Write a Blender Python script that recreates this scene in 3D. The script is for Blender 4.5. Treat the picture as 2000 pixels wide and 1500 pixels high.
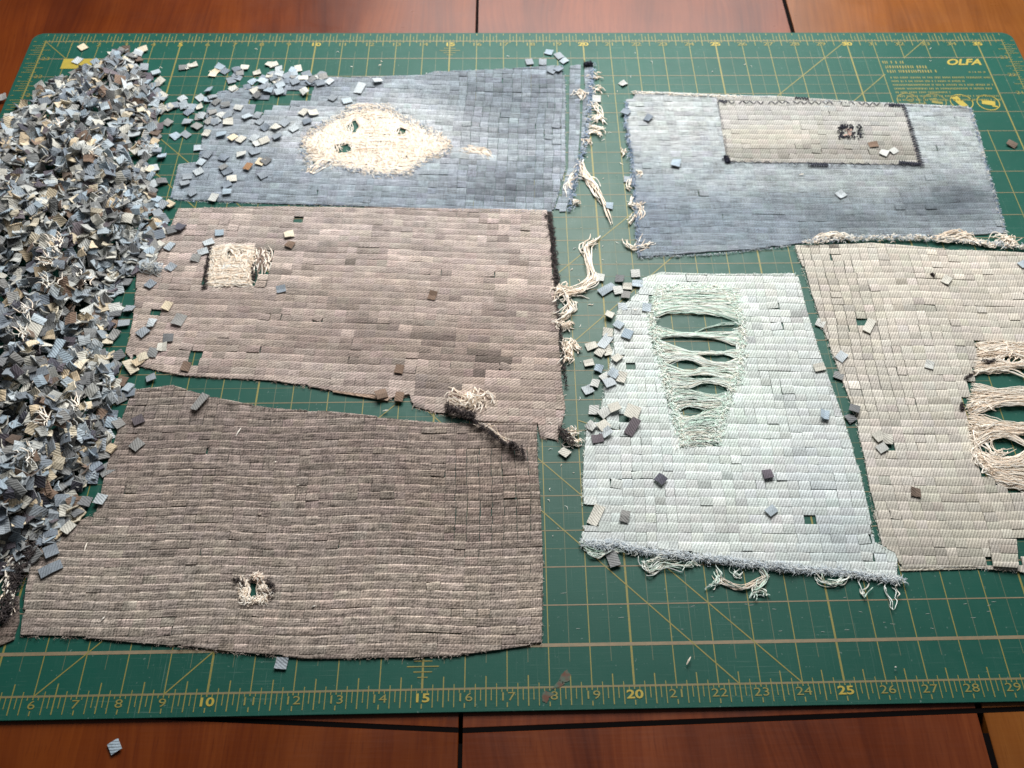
import bpy, math, random
import numpy as np
from mathutils import Vector, Matrix

random.seed(7); rng = np.random.default_rng(7)
IN = 0.0254
scene = bpy.context.scene
for o in list(bpy.data.objects): bpy.data.objects.remove(o)
COL = scene.collection

# ------------------------------------------------------------------ camera
F_PX, CX, CY, CZ = 1822.84, 17.1726, -6.0887, 22.2825          # pixels (2000 wide), inches
PT, YW, RL = 0.9897, 0.0453, 0.0276
PPX, PPY = 1044.25, 751.2                                   # principal point of the picture
_X = Vector((math.cos(YW), -math.sin(YW), 0)); _Y = Vector((math.sin(YW), math.cos(YW), 0)); _Z = Vector((0, 0, 1))
FWD = math.cos(PT)*_Y - math.sin(PT)*_Z
_U = math.sin(PT)*_Y + math.cos(PT)*_Z
RIGHT = math.cos(RL)*_X + math.sin(RL)*_U
UP = math.cos(RL)*_U - math.sin(RL)*_X
CAM = Vector((CX, CY, CZ))
cam = bpy.data.cameras.new('Camera'); camo = bpy.data.objects.new('Camera', cam); COL.objects.link(camo)
M = Matrix.Identity(4)
for i in range(3):
    M[i][0] = RIGHT[i]; M[i][1] = UP[i]; M[i][2] = -FWD[i]; M[i][3] = CAM[i]*IN
camo.matrix_world = M
cam.sensor_width = 36; cam.sensor_fit = 'HORIZONTAL'; cam.lens = F_PX/2000*36
cam.shift_x = -(PPX-1000)/2000; cam.shift_y = (PPY-750)/2000
cam.clip_start = 0.02; cam.clip_end = 50
cam.dof.use_dof = True; cam.dof.focus_distance = 24.5*IN; cam.dof.aperture_fstop = 12
scene.camera = camo
scene.render.resolution_x = 1024; scene.render.resolution_y = 768

# ------------------------------------------------------------------ light
w = bpy.data.worlds.new('World'); scene.world = w; w.use_nodes = True
w.node_tree.nodes['Background'].inputs[0].default_value = (0.95, 0.97, 1.0, 1)
w.node_tree.nodes['Background'].inputs[1].default_value = 0.065
def area(name, loc, aim, sx, sy, energy, col):
    l = bpy.data.lights.new(name, 'AREA'); l.shape = 'RECTANGLE'; l.size = sx*IN; l.size_y = sy*IN
    l.energy = energy; l.color = col
    o = bpy.data.objects.new(name, l); COL.objects.link(o)
    o.location = Vector(loc)*IN
    o.rotation_euler = (Vector(aim)-Vector(loc)).to_track_quat('-Z', 'Y').to_euler()
    return o
area('window_light', (24, 62, 30), (20, 16, 0), 36, 22, 6.5, (1.0, 0.99, 0.97))
area('added_soft_light', (23, 38, 33), (21, 18, 0), 34, 24, 22, (1.0, 0.985, 0.96))  # unseen lamp, added for body light and falloff toward the near edge
scene.view_settings.view_transform = 'Standard'; scene.view_settings.look = 'None'
scene.view_settings.exposure = 0; scene.view_settings.gamma = 1; scene.view_settings.use_curve_mapping = False

# ------------------------------------------------------------------ helpers
def P(u, v, z=0.0):
    """point (inches) where the sight line through a place in the picture meets height z"""
    d = FWD + (u-PPX)/F_PX*RIGHT - (v-PPY)/F_PX*UP
    t = (z-CAM.z)/d.z
    return CAM + d*t
def Q(x, y, z=0.0):
    r = Vector((x, y, z))-CAM; d = r.dot(FWD)
    return PPX+F_PX*r.dot(RIGHT)/d, PPY-F_PX*r.dot(UP)/d
def lin(c):
    return tuple(((x/255)/12.92 if x/255 <= 0.04045 else ((x/255+0.055)/1.055)**2.4) for x in c)
def tag(o, label=None, cat=None, group=None, kind=None):
    if label: o['label'] = label
    if cat: o['category'] = cat
    if group: o['group'] = group
    if kind: o['kind'] = kind
    return o
def empty(name, loc):
    o = bpy.data.objects.new(name, None); o.location = Vector(loc)*IN; o.empty_display_size = 0.02
    COL.objects.link(o); return o
class MB:
    """collects vertices in inches; build() links them as one mesh object"""
    def __init__(s): s.v = []; s.f = []; s.uv = []; s.t = []
    def add(s, verts, faces, tint, uv=None):
        b = len(s.v); s.v += [tuple(x) for x in verts]
        s.f += [tuple(b+i for i in f) for f in faces]
        if isinstance(tint[0], (float, int)): s.t += [tint]*len(verts)
        else: s.t += list(tint)
        s.uv += [(x[0], x[1]) for x in (uv if uv is not None else verts)]
    def mesh(s, name, origin):
        me = bpy.data.meshes.new(name)
        a = (np.array(s.v, float)-np.array(origin))*IN
        me.from_pydata(a.tolist(), [], s.f)
        at = me.color_attributes.new('tint', 'FLOAT_COLOR', 'POINT')
        t = np.ones((len(s.v), 4), np.float32); t[:, :3] = np.array(s.t)[:, :3]
        at.data.foreach_set('color', t.ravel())
        uvl = me.uv_layers.new(name='uv')
        idx = np.empty(len(me.loops), np.int32); me.loops.foreach_get('vertex_index', idx)
        uvl.data.foreach_set('uv', np.array(s.uv, np.float32)[idx].ravel())
        return me
    def build(s, name, mat, parent=None, origin=None, smooth=False):
        if origin is None: origin = tuple(np.mean(np.array(s.v), axis=0))
        me = s.mesh(name, origin); me.materials.append(mat)
        if smooth: me.polygons.foreach_set('use_smooth', [True]*len(me.polygons))
        o = bpy.data.objects.new(name, me); COL.objects.link(o)
        place(o, origin, parent); return o
def place(o, origin, parent):
    off = Vector((0, 0, 0)); p = parent
    while p is not None: off += p.location; p = p.parent
    o.location = Vector(origin)*IN-off
    if parent is not None: o.parent = parent

# ------------------------------------------------------------------ materials
def newmat(name):
    m = bpy.data.materials.new(name); m.use_nodes = True
    nt = m.node_tree; return m, nt, nt.nodes['Principled BSDF']
class N:
    def __init__(s, nt): s.nt = nt
    def node(s, t, **kw):
        n = s.nt.nodes.new(t)
        for k, v in kw.items(): setattr(n, k, v)
        return n
    def set(s, inp, v):
        if hasattr(v, 'is_linked') or isinstance(v, bpy.types.NodeSocket): s.nt.links.new(v, inp)
        else: inp.default_value = v
    def math(s, op, a, b=0.0, c=None):
        n = s.node('ShaderNodeMath', operation=op); s.set(n.inputs[0], a); s.set(n.inputs[1], b)
        if c is not None: s.set(n.inputs[2], c)
        return n.outputs[0]
    def noise(s, vec, scale, detail=2, rough=0.5):
        n = s.node('ShaderNodeTexNoise'); s.set(n.inputs['Vector'], vec); n.inputs['Scale'].default_value = scale
        n.inputs['Detail'].default_value = detail; n.inputs['Roughness'].default_value = rough
        return n.outputs['Fac']
    def mapping(s, vec, scale=(1, 1, 1), rot=(0, 0, 0), loc=(0, 0, 0)):
        n = s.node('ShaderNodeMapping'); s.set(n.inputs[0], vec)
        n.inputs['Scale'].default_value = scale; n.inputs['Rotation'].default_value = rot; n.inputs['Location'].default_value = loc
        return n.outputs[0]
    def ramp(s, fac, stops):
        n = s.node('ShaderNodeValToRGB'); s.set(n.inputs[0], fac); e = n.color_ramp.elements
        while len(e) < len(stops): e.new(0.5)
        for q, (p, c) in zip(e, stops): q.position = p; q.color = tuple(c)+((1,) if len(c) == 3 else ())
        return n.outputs[0]
    def mix(s, fac, a, b, mode='MIX'):
        n = s.node('ShaderNodeMix', data_type='RGBA', blend_type=mode)
        s.set(n.inputs[0], fac)
        for i, v in ((6, a), (7, b)):
            if isinstance(v, tuple) and len(v) == 3: v = v+(1,)
            s.set(n.inputs[i], v)
        return n.outputs[2]
    def bump(s, h, strength, dist):
        n = s.node('ShaderNodeBump'); s.set(n.inputs['Height'], h); n.inputs['Strength'].default_value = strength
        n.inputs['Distance'].default_value = dist; return n.outputs[0]

def denim_mat(name, freq, amp, streak, slope=1.0, gr=1.5, blotch=0.5):
    """woven cloth: colour of each piece x diagonal twill ribs x yarn irregularity (uv in inches)"""
    m, nt, b = newmat(name); n = N(nt)
    uv = n.node('ShaderNodeUVMap', uv_map='uv').outputs[0]
    t = n.node('ShaderNodeVertexColor', layer_name='tint').outputs[0]
    sep = n.node('ShaderNodeSeparateXYZ'); nt.links.new(uv, sep.inputs[0])
    wob = n.noise(n.mapping(uv, (6, 6, 6)), 1, 1)
    ph = n.math('ADD', n.math('MULTIPLY', sep.outputs[0], freq*6.283), n.math('MULTIPLY', sep.outputs[1], freq*6.283*slope))
    ph = n.math('ADD', ph, n.math('MULTIPLY', wob, 2.2))
    rib = n.math('SINE', ph)
    grain = n.noise(n.mapping(uv, (26, 26, 26)), 1, 3, 0.75)
    slub = n.noise(n.mapping(uv, (2.2, 30, 1)), 1, 3, 0.65)
    slub2 = n.noise(n.mapping(uv, (38, 3.0, 1), loc=(3, 7, 0)), 1, 2, 0.6)
    f = n.math('MULTIPLY_ADD', rib, amp, 1.0)
    f = n.math('ADD', f, n.math('MULTIPLY', n.math('SUBTRACT', grain, 0.5), gr))
    f = n.math('ADD', f, n.math('MULTIPLY', n.math('SUBTRACT', slub, 0.5), streak))
    f = n.math('ADD', f, n.math('MULTIPLY', n.math('SUBTRACT', slub2, 0.5), streak*0.55))
    f = n.math('ADD', f, n.math('MULTIPLY', n.math('SUBTRACT', n.noise(n.mapping(uv, (1.1, 1.6, 1), loc=(2, 9, 0)), 1, 3, 0.6), 0.5), blotch))
    f = n.math('MAXIMUM', f, 0.25)
    vm = n.node('ShaderNodeVectorMath', operation='SCALE'); nt.links.new(t, vm.inputs[0]); nt.links.new(f, vm.inputs['Scale'])
    nt.links.new(vm.outputs[0], b.inputs['Base Color'])
    b.inputs['Roughness'].default_value = 0.95; b.inputs['Specular IOR Level'].default_value = 0.15
    b.inputs['Sheen Weight'].default_value = 0.12
    h = n.math('ADD', n.math('MULTIPLY', rib, 0.5), grain)
    nt.links.new(n.bump(h, 0.5, 0.0004), b.inputs['Normal'])
    return m
M_DEN = denim_mat('denim_cloth', 12, 0.20, 0.6, -0.5, 1.6, 0.35)
M_BRN = denim_mat('brown_twill_cloth', 8.5, 0.26, 1.9, -1.2, 2.2, 0.7)
M_GRY = denim_mat('grey_brown_cloth', 11, 0.14, 4.2, -0.8, 2.3, 0.6)
M_BLU = denim_mat('blue_denim_cloth', 12, 0.09, 2.2, -0.8, 1.9, 1.1)
M_LOOSE = denim_mat('loose_denim_cloth', 13.5, 0.08, 0.3, -0.6, 1.3)
m, nt, b = newmat('cotton_yarn'); n = N(nt)
t = n.node('ShaderNodeVertexColor', layer_name='tint').outputs[0]
nt.links.new(t, b.inputs['Base Color']); b.inputs['Roughness'].default_value = 0.95
b.inputs['Specular IOR Level'].default_value = 0.1; b.inputs['Sheen Weight'].default_value = 0.15
M_YARN = m

def wood_mat(name, dark, mid, light, seed):
    m, nt, b = newmat(name); n = N(nt)
    co = n.node('ShaderNodeTexCoord').outputs['Object']
    warp = n.noise(n.mapping(co, (2.5, 1.2, 1), loc=(seed, 0, 0)), 2.0, 2)
    comb = n.node('ShaderNodeCombineXYZ'); nt.links.new(n.math('MULTIPLY', warp, 0.12), comb.inputs[0])
    va = n.node('ShaderNodeVectorMath', operation='ADD'); nt.links.new(co, va.inputs[0]); nt.links.new(comb.outputs[0], va.inputs[1])
    broad = n.noise(n.mapping(va.outputs[0], (16, 1.6, 1), loc=(seed, 1, 0)), 1.0, 4, 0.6)
    fine = n.noise(n.mapping(va.outputs[0], (320, 9, 1), loc=(0, seed, 0)), 1.0, 3, 0.6)
    pore = n.noise(n.mapping(co, (900, 60, 1), loc=(seed, 3, 0)), 1.0, 1)
    g = n.math('ADD', n.math('MULTIPLY', broad, 0.72), n.math('MULTIPLY', fine, 0.28))
    c = n.ramp(g, [(0.36, dark), (0.50, mid), (0.64, light)])
    c = n.mix(n.math('MULTIPLY', n.ramp(pore, [(0.60, (0, 0, 0)), (0.72, (1, 1, 1))]), 0.35), c, dark)
    mottle = n.noise(n.mapping(co, (1, 1, 1), loc=(seed, seed, 0)), 7, 3, 0.6)
    c = n.mix(n.math('MULTIPLY', n.ramp(mottle, [(0.4, (0, 0, 0)), (0.7, (1, 1, 1))]), 0.45), c, tuple(x*0.55 for x in dark))
    nt.links.new(c, b.inputs['Base Color'])
    scr = n.noise(n.mapping(co, (40, 500, 1), rot=(0, 0, 0.6)), 1.0, 2)
    r = n.math('ADD', n.math('MULTIPLY', n.noise(co, 30, 3), 0.14), 0.20)
    r = n.math('ADD', r, n.math('MULTIPLY', scr, 0.08))
    nt.links.new(r, b.inputs['Roughness']); b.inputs['Specular IOR Level'].default_value = 0.5
    nt.links.new(n.bump(n.math('ADD', fine, scr), 0.12, 0.0003), b.inputs['Normal'])
    return m
M_WOODL = wood_mat('cherry_wood_left', (0.065, 0.009, 0.0005), (0.12, 0.021, 0.001), (0.17, 0.036, 0.003), 1.7)
M_WOODM = wood_mat('cherry_wood_middle', (0.075, 0.012, 0.002), (0.14, 0.028, 0.006), (0.195, 0.046, 0.011), 5.1)
M_WOODR = wood_mat('cherry_wood_right', (0.12, 0.034, 0.004), (0.20, 0.062, 0.009), (0.26, 0.092, 0.016), 9.3)
m, nt, b = newmat('black_inlay'); n = N(nt)
b.inputs['Base Color'].default_value = (0.004, 0.003, 0.003, 1); b.inputs['Roughness'].default_value = 0.9; b.inputs['Specular IOR Level'].default_value = 0.05
M_INLAY = m
# cutting mat: matt green plastic with old cuts, chalky scuffs, painted haze, lint
m, nt, b = newmat('green_mat_plastic'); n = N(nt)
uv = n.node('ShaderNodeUVMap', uv_map='uv').outputs[0]
c = n.mix(n.noise(uv, 0.25, 4, 0.6), (0.003, 0.058, 0.042), (0.007, 0.096, 0.070))
cut1 = n.noise(n.mapping(uv, (0.5, 26, 1)), 1.0, 3, 0.75)
cut2 = n.noise(n.mapping(uv, (26, 0.5, 1), loc=(5, 2, 0)), 1.0, 3, 0.75)
patch = n.noise(uv, 0.16, 3, 0.6)
cutm = n.math('MULTIPLY', n.ramp(n.math('MAXIMUM', cut1, cut2), [(0.60, (0, 0, 0)), (0.72, (1, 1, 1))]), n.ramp(patch, [(0.42, (0, 0, 0)), (0.60, (1, 1, 1))]))
c = n.mix(n.math('MULTIPLY', n.noise(uv, 2.2, 5, 0.75), 0.09), c, (0.10, 0.14, 0.11))  # pale scuffs that also paint a hazy sheen over the green
c = n.mix(n.math('MULTIPLY', cutm, 0.38), c, (0.22, 0.30, 0.26))
spk = n.noise(uv, 9, 2, 0.6)
c = n.mix(n.math('MULTIPLY', n.ramp(spk, [(0.68, (0, 0, 0)), (0.74, (1, 1, 1))]), 0.25), c, (0.34, 0.40, 0.38))
# pale worn middle columns between the panels, with window sheen painted into the colour
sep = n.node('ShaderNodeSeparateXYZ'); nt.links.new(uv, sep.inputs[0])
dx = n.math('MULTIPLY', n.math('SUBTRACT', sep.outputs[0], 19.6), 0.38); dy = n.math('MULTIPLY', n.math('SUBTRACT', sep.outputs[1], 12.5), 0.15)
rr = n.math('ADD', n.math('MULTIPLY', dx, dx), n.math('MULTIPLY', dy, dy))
wear_or_sheen = n.math('MULTIPLY', n.math('POWER', 2.718, n.math('MULTIPLY', rr, -1.0)), n.math('ADD', n.math('MULTIPLY', n.noise(uv, 1.5, 5, 0.7), 0.9), -0.05))
c = n.mix(n.math('MULTIPLY', wear_or_sheen, 0.55), c, (0.24, 0.27, 0.22))
dk = n.noise(n.mapping(uv, (1, 1, 1), loc=(11, 4, 0)), 1.1, 2)
c = n.mix(n.math('MULTIPLY', n.ramp(dk, [(0.66, (0, 0, 0)), (0.8, (1, 1, 1))]), 0.3), c, (0.01, 0.06, 0.05))
nt.links.new(c, b.inputs['Base Color'])
nt.links.new(n.math('ADD', n.math('MULTIPLY', n.noise(uv, 3, 3), 0.2), 0.36), b.inputs['Roughness'])
b.inputs['Specular IOR Level'].default_value = 0.26
nt.links.new(n.bump(n.math('ADD', n.math('MAXIMUM', cut1, cut2), n.math('MULTIPLY', n.noise(uv, 60, 2), 0.5)), 0.25, 0.0003), b.inputs['Normal'])
M_MAT = m
def ink_mat(name, c1, c2, wear_or_sheen):
    m, nt, b = newmat(name); n = N(nt)
    uv = n.node('ShaderNodeUVMap', uv_map='uv').outputs[0]
    c = n.mix(n.noise(uv, 1.3, 3, 0.6), c1, c2)
    fl = n.ramp(n.noise(n.mapping(uv, (8, 14, 1)), 1.0, 3, 0.75), [(0.5-wear_or_sheen*0.3, (0.55, 0.55, 0.55)), (0.72-wear_or_sheen*0.15, (0, 0, 0))])
    c = n.mix(fl, (0.03, 0.14, 0.095), c) if False else n.mix(n.math('MULTIPLY', fl, wear_or_sheen), c, (0.035, 0.13, 0.09))
    nt.links.new(c, b.inputs['Base Color']); b.inputs['Roughness'].default_value = 0.55
    return m
M_YEL = ink_mat('yellow_ink', (0.20, 0.17, 0.03), (0.31, 0.25, 0.05), 0.7)
M_YELB = ink_mat('bright_yellow_ink', (0.38, 0.29, 0.03), (0.50, 0.37, 0.045), 0.4)
M_WORN = ink_mat('worn_ink', (0.15, 0.13, 0.06), (0.25, 0.19, 0.10), 0.85)
M_CUTL = ink_mat('cut_worn_line', (0.20, 0.14, 0.075), (0.33, 0.24, 0.15), 0.6)
M_FAINT = ink_mat('faint_ink', (0.085, 0.125, 0.06), (0.13, 0.13, 0.07), 1.0)
m, nt, b = newmat('rust_stain'); n = N(nt)
uv = n.node('ShaderNodeUVMap', uv_map='uv').outputs[0]
nt.links.new(n.ramp(n.noise(uv, 5, 3), [(0.4, (0.10, 0.035, 0.015)), (0.6, (0.06, 0.10, 0.07))]), b.inputs['Base Color'])
M_STAIN = m

# ------------------------------------------------------------------ the table
ZT = -0.10                                                         # table top, inches below the mat's face
table = tag(empty('dining_table', (18, 10, ZT)), 'glossy cherry wood table with dark inlay lines under the green mat', 'table')
def seam(x1, y1, x2, y2):
    a, b_ = P(x1, y1, ZT), P(x2, y2, ZT); k = (b_.x-a.x)/(b_.y-a.y)
    return lambda y: a.x+k*(y-a.y)
s1 = seam(932, 30, 899, 1450); s2 = seam(1541, 35, 1925, 1430)
def inline(a, b_):
    i1, i2 = P(*a, ZT), P(*b_, ZT); k_in = (i2.y-i1.y)/(i2.x-i1.x)
    return lambda x: i1.y+k_in*(x-i1.x)
inl_l, inl_r = inline((440, 1406), (890, 1426)), inline((905, 1427), (1990, 1385))
Y0, Y1 = -30, 50
def slab(name, mat, poly, z1, z0, parent, bevel=0.0):
    mb = MB(); k = len(poly)
    if bevel:
        c = np.mean(np.array(poly), axis=0)
        ins = [tuple(np.array(p)+(c-np.array(p))/np.linalg.norm(c-np.array(p))*bevel) for p in poly]
        vs = [(p[0], p[1], z0) for p in poly]+[(p[0], p[1], z1-bevel) for p in poly]+[(p[0], p[1], z1) for p in ins]
        fs = [tuple(range(2*k, 3*k))]+[(i, (i+1) % k, k+(i+1) % k, k+i) for i in range(k)]+[(k+i, k+(i+1) % k, 2*k+(i+1) % k, 2*k+i) for i in range(k)]+[tuple(reversed(range(k)))]
    else:
        vs = [(p[0], p[1], z0) for p in poly]+[(p[0], p[1], z1) for p in poly]
        fs = [tuple(range(k, 2*k))]+[(i, (i+1) % k, k+(i+1) % k, k+i) for i in range(k)]+[tuple(reversed(range(k)))]
    mb.add(vs, fs, (1., 1., 1.)); return mb.build(name, mat, parent)
g = 0.05; gi = 0.055
def leaf(mat, xa, xb, inl, lab=None):
    for ya, yb in ((Y0, None), (None, Y1)):
        f = []
        def lo(x): return ya if ya is not None else inl(x)+gi
        def hi(x): return yb if yb is not None else inl(x)-gi
        def cx(fun, yf):                                           # corner where a seam meets a border
            y = 0.0
            for _ in range(6): x = fun(y) if callable(fun) else fun; y = yf(x)
            return (x, y)
        poly = [cx(xa, lo), cx(xb, lo), cx(xb, hi), cx(xa, hi)]
        o = slab('table_leaf' if ya is None else 'table_border', mat, poly, ZT, ZT-1.1, table, 0.015)
        if lab: o['label'] = lab
leaf(M_WOODL, -40, lambda y: s1(y)-g, inl_l)
leaf(M_WOODM, lambda y: s1(y)+g, lambda y: s2(y)-g*1.6, inl_r)
leaf(M_WOODR, lambda y: s2(y)+g*1.6, 80, inl_r, 'lighter orange wood leaf at the right')
for inl, xa, xb in ((inl_l, -40, s1(-1)-g), (inl_r, s1(-1)+g, 80)):
    slab('inlay_strip', M_INLAY, [(xa, inl(xa)-gi*.98), (xb, inl(xb)-gi*.98), (xb, inl(xb)+gi*.98), (xa, inl(xa)+gi*.98)], ZT-0.012, ZT-1.0, table)
for s, gg in ((s1, g), (s2, g*1.6)):
    for ya, yb in ((Y0, -1.2), (-0.6, Y1)):
        slab('seam_strip', M_INLAY, [(s(ya)-gg*.97, ya), (s(ya)+gg*.97, ya), (s(yb)+gg*.97, yb), (s(yb)-gg*.97, yb)], ZT-0.03, ZT-1.0, table)
slab('underframe', M_INLAY, [(-38, Y0+2), (78, Y0+2), (78, Y1-2), (-38, Y1-2)], ZT-1.12, ZT-2.5, table)

# ------------------------------------------------------------------ the cutting mat
mat = tag(empty('cutting_mat', (18, 12, ZT)), 'large green self-healing cutting mat with yellow inch grid and ruler edges', 'cutting mat')
def rrect(x0, y0, x1, y1, r, k=8):
    pts = []
    for cx_, cy_, a0 in ((x1-r, y0+r, -90), (x1-r, y1-r, 0), (x0+r, y1-r, 90), (x0+r, y0+r, 180)):
        for i in range(k+1):
            a = math.radians(a0+90*i/k); pts.append((cx_+r*math.cos(a), cy_+r*math.sin(a)))
    return pts
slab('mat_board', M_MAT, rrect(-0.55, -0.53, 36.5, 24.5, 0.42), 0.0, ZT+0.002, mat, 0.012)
def bar(mb, x0, y0, x1, y1, wd, z, parts=1):
    d = Vector((x1-x0, y1-y0)); L = d.length; d /= L; nn = Vector((-d.y, d.x))*wd/2
    vs = []; fs = []
    for i in range(parts+1):
        t = i/parts; c = Vector((x0+(x1-x0)*t, y0+(y1-y0)*t))
        vs += [(c.x-nn.x, c.y-nn.y, z), (c.x+nn.x, c.y+nn.y, z)]
        if i: fs.append((2*i-2, 2*i, 2*i+1, 2*i-1))
    mb.add(vs, fs, (1., 1., 1.))
def interval(lines, box):
    x0, y0, x1, y1 = box
TB = (31.05, 20.05, 34.95, 22.95)                                   # printed notice: grid lines stop there
mv, mh, mf, md = MB(), MB(), MB(), MB()
for i in range(0, 37):
    wd = 0.05 if i % 5 == 0 else 0.026
    if TB[0] < i < TB[2]: bar(mv, i, 0, i, TB[1]-1, wd, 0.0030); bar(mv, i, TB[3], i, 24, wd, 0.0030)
    else: bar(mv, i, 0, i, 24, wd, 0.0030)
hl = MB()
for j in range(0, 25):
    wd = 0.05 if j in (0, 24) else (0.085 if j == 1 else 0.03)
    tgt = hl if j in (1, 2, 3, 23) else mh
    if j in (21, 22): bar(tgt, 0, j, TB[0], j, wd, 0.0045); bar(tgt, TB[2], j, 36, j, wd, 0.0045)
    else: bar(tgt, 0, j, 36, j, wd, 0.0045)
for i in range(36): bar(mf, i+0.5, 0.6, i+0.5, 23.4, 0.016, 0.0022) if not TB[0] < i+.5 < TB[2] else None
for j in range(3, 22): bar(mf, 0, j+0.5, 31, j+0.5, 0.016, 0.0026)
for a in ((6, 0, 30, 24), (9, 0, 31.05, 22.05), (32, 23, 33, 24), (24, 0, 0, 24), (22.5, 0, 3, 19.5)):
    bar(md, *a, 0.03, 0.0060)
mt = MB()
def ticks(along, base, sgn, n, horiz):
    for k in range(n*8+1):
        q = k/8; r = k % 8
        segs = {0: [(0, 0.08), (0.33, 0.44)], 4: [(-0.29, 0.42)], 2: [(-0.11, 0.42)], 6: [(-0.11, 0.42)], 3: [(0, 0.28)], 5: [(0, 0.28)], 1: [(0, 0.09)], 7: [(0, 0.09)]}[r]
        for a, b_ in segs:
            if horiz: bar(mt, q, base+sgn*a, q, base+sgn*b_, 0.028 if r in (0, 4) else 0.022, 0.0075)
            else: bar(mt, base+sgn*a, q, base+sgn*b_, q, 0.022, 0.0075)
ticks(0, 0, -1, 36, True); ticks(0, 24, 1, 36, True); ticks(0, 0, -1, 24, False); ticks(0, 36, 1, 24, False)
for cx_, c0, c1 in ((15, 0.08, 1.0), (15, 23, 23.9)):               # small cross scale at the 15 inch line
    for k, hw in ((0.22, .12), (0.36, .22), (0.5, .38), (0.64, .22), (0.78, .12)):
        yy = c0+(c1-c0)*k; bar(mt, cx_-hw, yy, cx_+hw, yy, 0.025, 0.0085)
arc = MB()
for r_, a0, a1 in ((3.0, 20, 70), (1.35, 100, 165)):
    pts = [(18+r_*math.cos(math.radians(a)), 4.5+r_*math.sin(math.radians(a))) for a in np.linspace(a0, a1, 12)]
    for p, q in zip(pts, pts[1:]): bar(arc, *p, *q, 0.03, 0.0095)
mv.build('grid_lines', M_YEL, mat); mh.build('cross_lines', M_WORN, mat); tag(hl.build('worn_cross_lines', M_CUTL, mat), kind='stuff')
mf.build('half_inch_lines', M_FAINT, mat); md.build('bias_lines', M_YEL, mat); mt.build('ruler_ticks', M_YEL, mat); arc.build('angle_arc', M_YEL, mat)
_txt = {}
def text(name, s, x, y, h, mt_, parent, wide=1.25, rot=0.0, shear=0.0, bold=0.0, z=0.0100):
    key = (s, shear, bold)
    if key not in _txt:
        cu = bpy.data.curves.new('t', 'FONT'); cu.body = s; cu.align_x = 'CENTER'; cu.align_y = 'CENTER'; cu.size = 1.0
        cu.shear = shear; cu.offset = bold; cu.resolution_u = 3
        ob = bpy.data.objects.new('t', cu); COL.objects.link(ob)
        me = bpy.data.meshes.new_from_object(ob); bpy.data.objects.remove(ob)
        uvl = me.uv_layers.new(name='uv') if not me.uv_layers else me.uv_layers[0]; uvl.name = 'uv'
        me.materials.clear(); me.materials.append(mt_); _txt[key] = me
    o = bpy.data.objects.new(name, _txt[key]); COL.objects.link(o)
    place(o, (x, y, z), parent); o.scale = (h*1.38*wide*IN, h*1.38*IN, IN); o.rotation_euler.z = rot
    return o
for i in range(1, 36):
    b5 = i % 5 == 0
    text('ruler_numeral', str(i), i, -0.205, 0.20, M_YELB if b5 else M_YEL, mat, 1.45, bold=0.025 if b5 else 0.0)
    text('ruler_numeral', str(i), i, 23.80, 0.20, M_YELB if b5 else M_YEL, mat, 1.45, bold=0.025 if b5 else 0.0)
for j in range(1, 24):
    text('ruler_numeral', str(j), 35.78, j, 0.18, M_YEL, mat, 1.3); text('ruler_numeral', str(j), 0.25, j, 0.18, M_YEL, mat, 1.3)
# printed notice at the far right corner: name, unreadable small lines, four round pictograms
text('mat_logo', 'OLFA', P(1880, 122).x, P(1880, 122).y, 0.34, M_YELB, mat, 1.15, shear=0.35, bold=0.03)
nl = MB()
def textline(xa, xb, y, h, z=0.0092):
    x = xa
    while x < xb:
        wd = random.uniform(0.05, 0.09)*h/0.16; bar(nl, x+wd/2, y-h/2*random.uniform(.7, 1), x+wd/2, y+h/2, wd*0.62, z)
        x += wd*1.25+(h*0.5 if random.random() < 0.2 else 0)
for xa, xb, y, h in ((31.1, 31.9, 22.72, .17), (31.15, 32.7, 22.45, .17), (31.15, 33.0, 22.2, .17), (34.2, 34.8, 22.15, .10)): textline(xa, xb, y, h)
for k in range(8):
    textline(31.2, (34.9, 33.9, 34.9, 34.8, 33.2, 34.9, 34.9, 32.2)[k], 21.85-0.205*k, 0.105)
nl.build('printed_notice', M_YEL, mat)
for k in range(4):
    cx_, cy_ = tuple(P(1774+k*52, 197+k*1.2))[:2]; pg = MB()
    for q in range(24):
        a, b_ = math.tau*q/24, math.tau*(q+1)/24
        bar(pg, cx_+.40*math.cos(a), cy_+.40*math.sin(a), cx_+.40*math.cos(b_), cy_+.40*math.sin(b_), 0.035, 0.0092)
    if k == 0:
        for q in range(10):
            a, b_ = math.tau*q/10, math.tau*(q+1)/10
            bar(pg, cx_+.08+.13*math.cos(a), cy_+.08*1+.13*math.sin(a), cx_+.08+.13*math.cos(b_), cy_+.08+.13*math.sin(b_), 0.03, 0.0092)
        bar(pg, cx_-.22, cy_-.15, cx_+.2, cy_-.15, .05, 0.0092)
    if k == 1: bar(pg, cx_-.12, cy_-.02, cx_+.26, cy_-.10, .12, 0.0092); bar(pg, cx_-.2, cy_+.12, cx_+.1, cy_+.16, .04, 0.0092)
    if k == 2: bar(pg, cx_-.20, cy_+.28, cx_+.06, cy_-.24, .26, 0.0092)
    if k == 3: bar(pg, cx_-.22, cy_+.05, cx_+.24, cy_-.06, .24, 0.0092); bar(pg, cx_+.1, cy_-.18, cx_+.28, cy_-.22, .08, 0.0092)
    pg.build('pictogram', M_YELB if k > 1 else M_YEL, mat)
lb = MB(); a = P(150, 132); bar(lb, 0.92, 22.72, 2.2, 22.72, 0.55, 0.0092); lb.build('printed_label', M_YELB, mat)
st = MB()
rs = random.Random(3)
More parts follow.
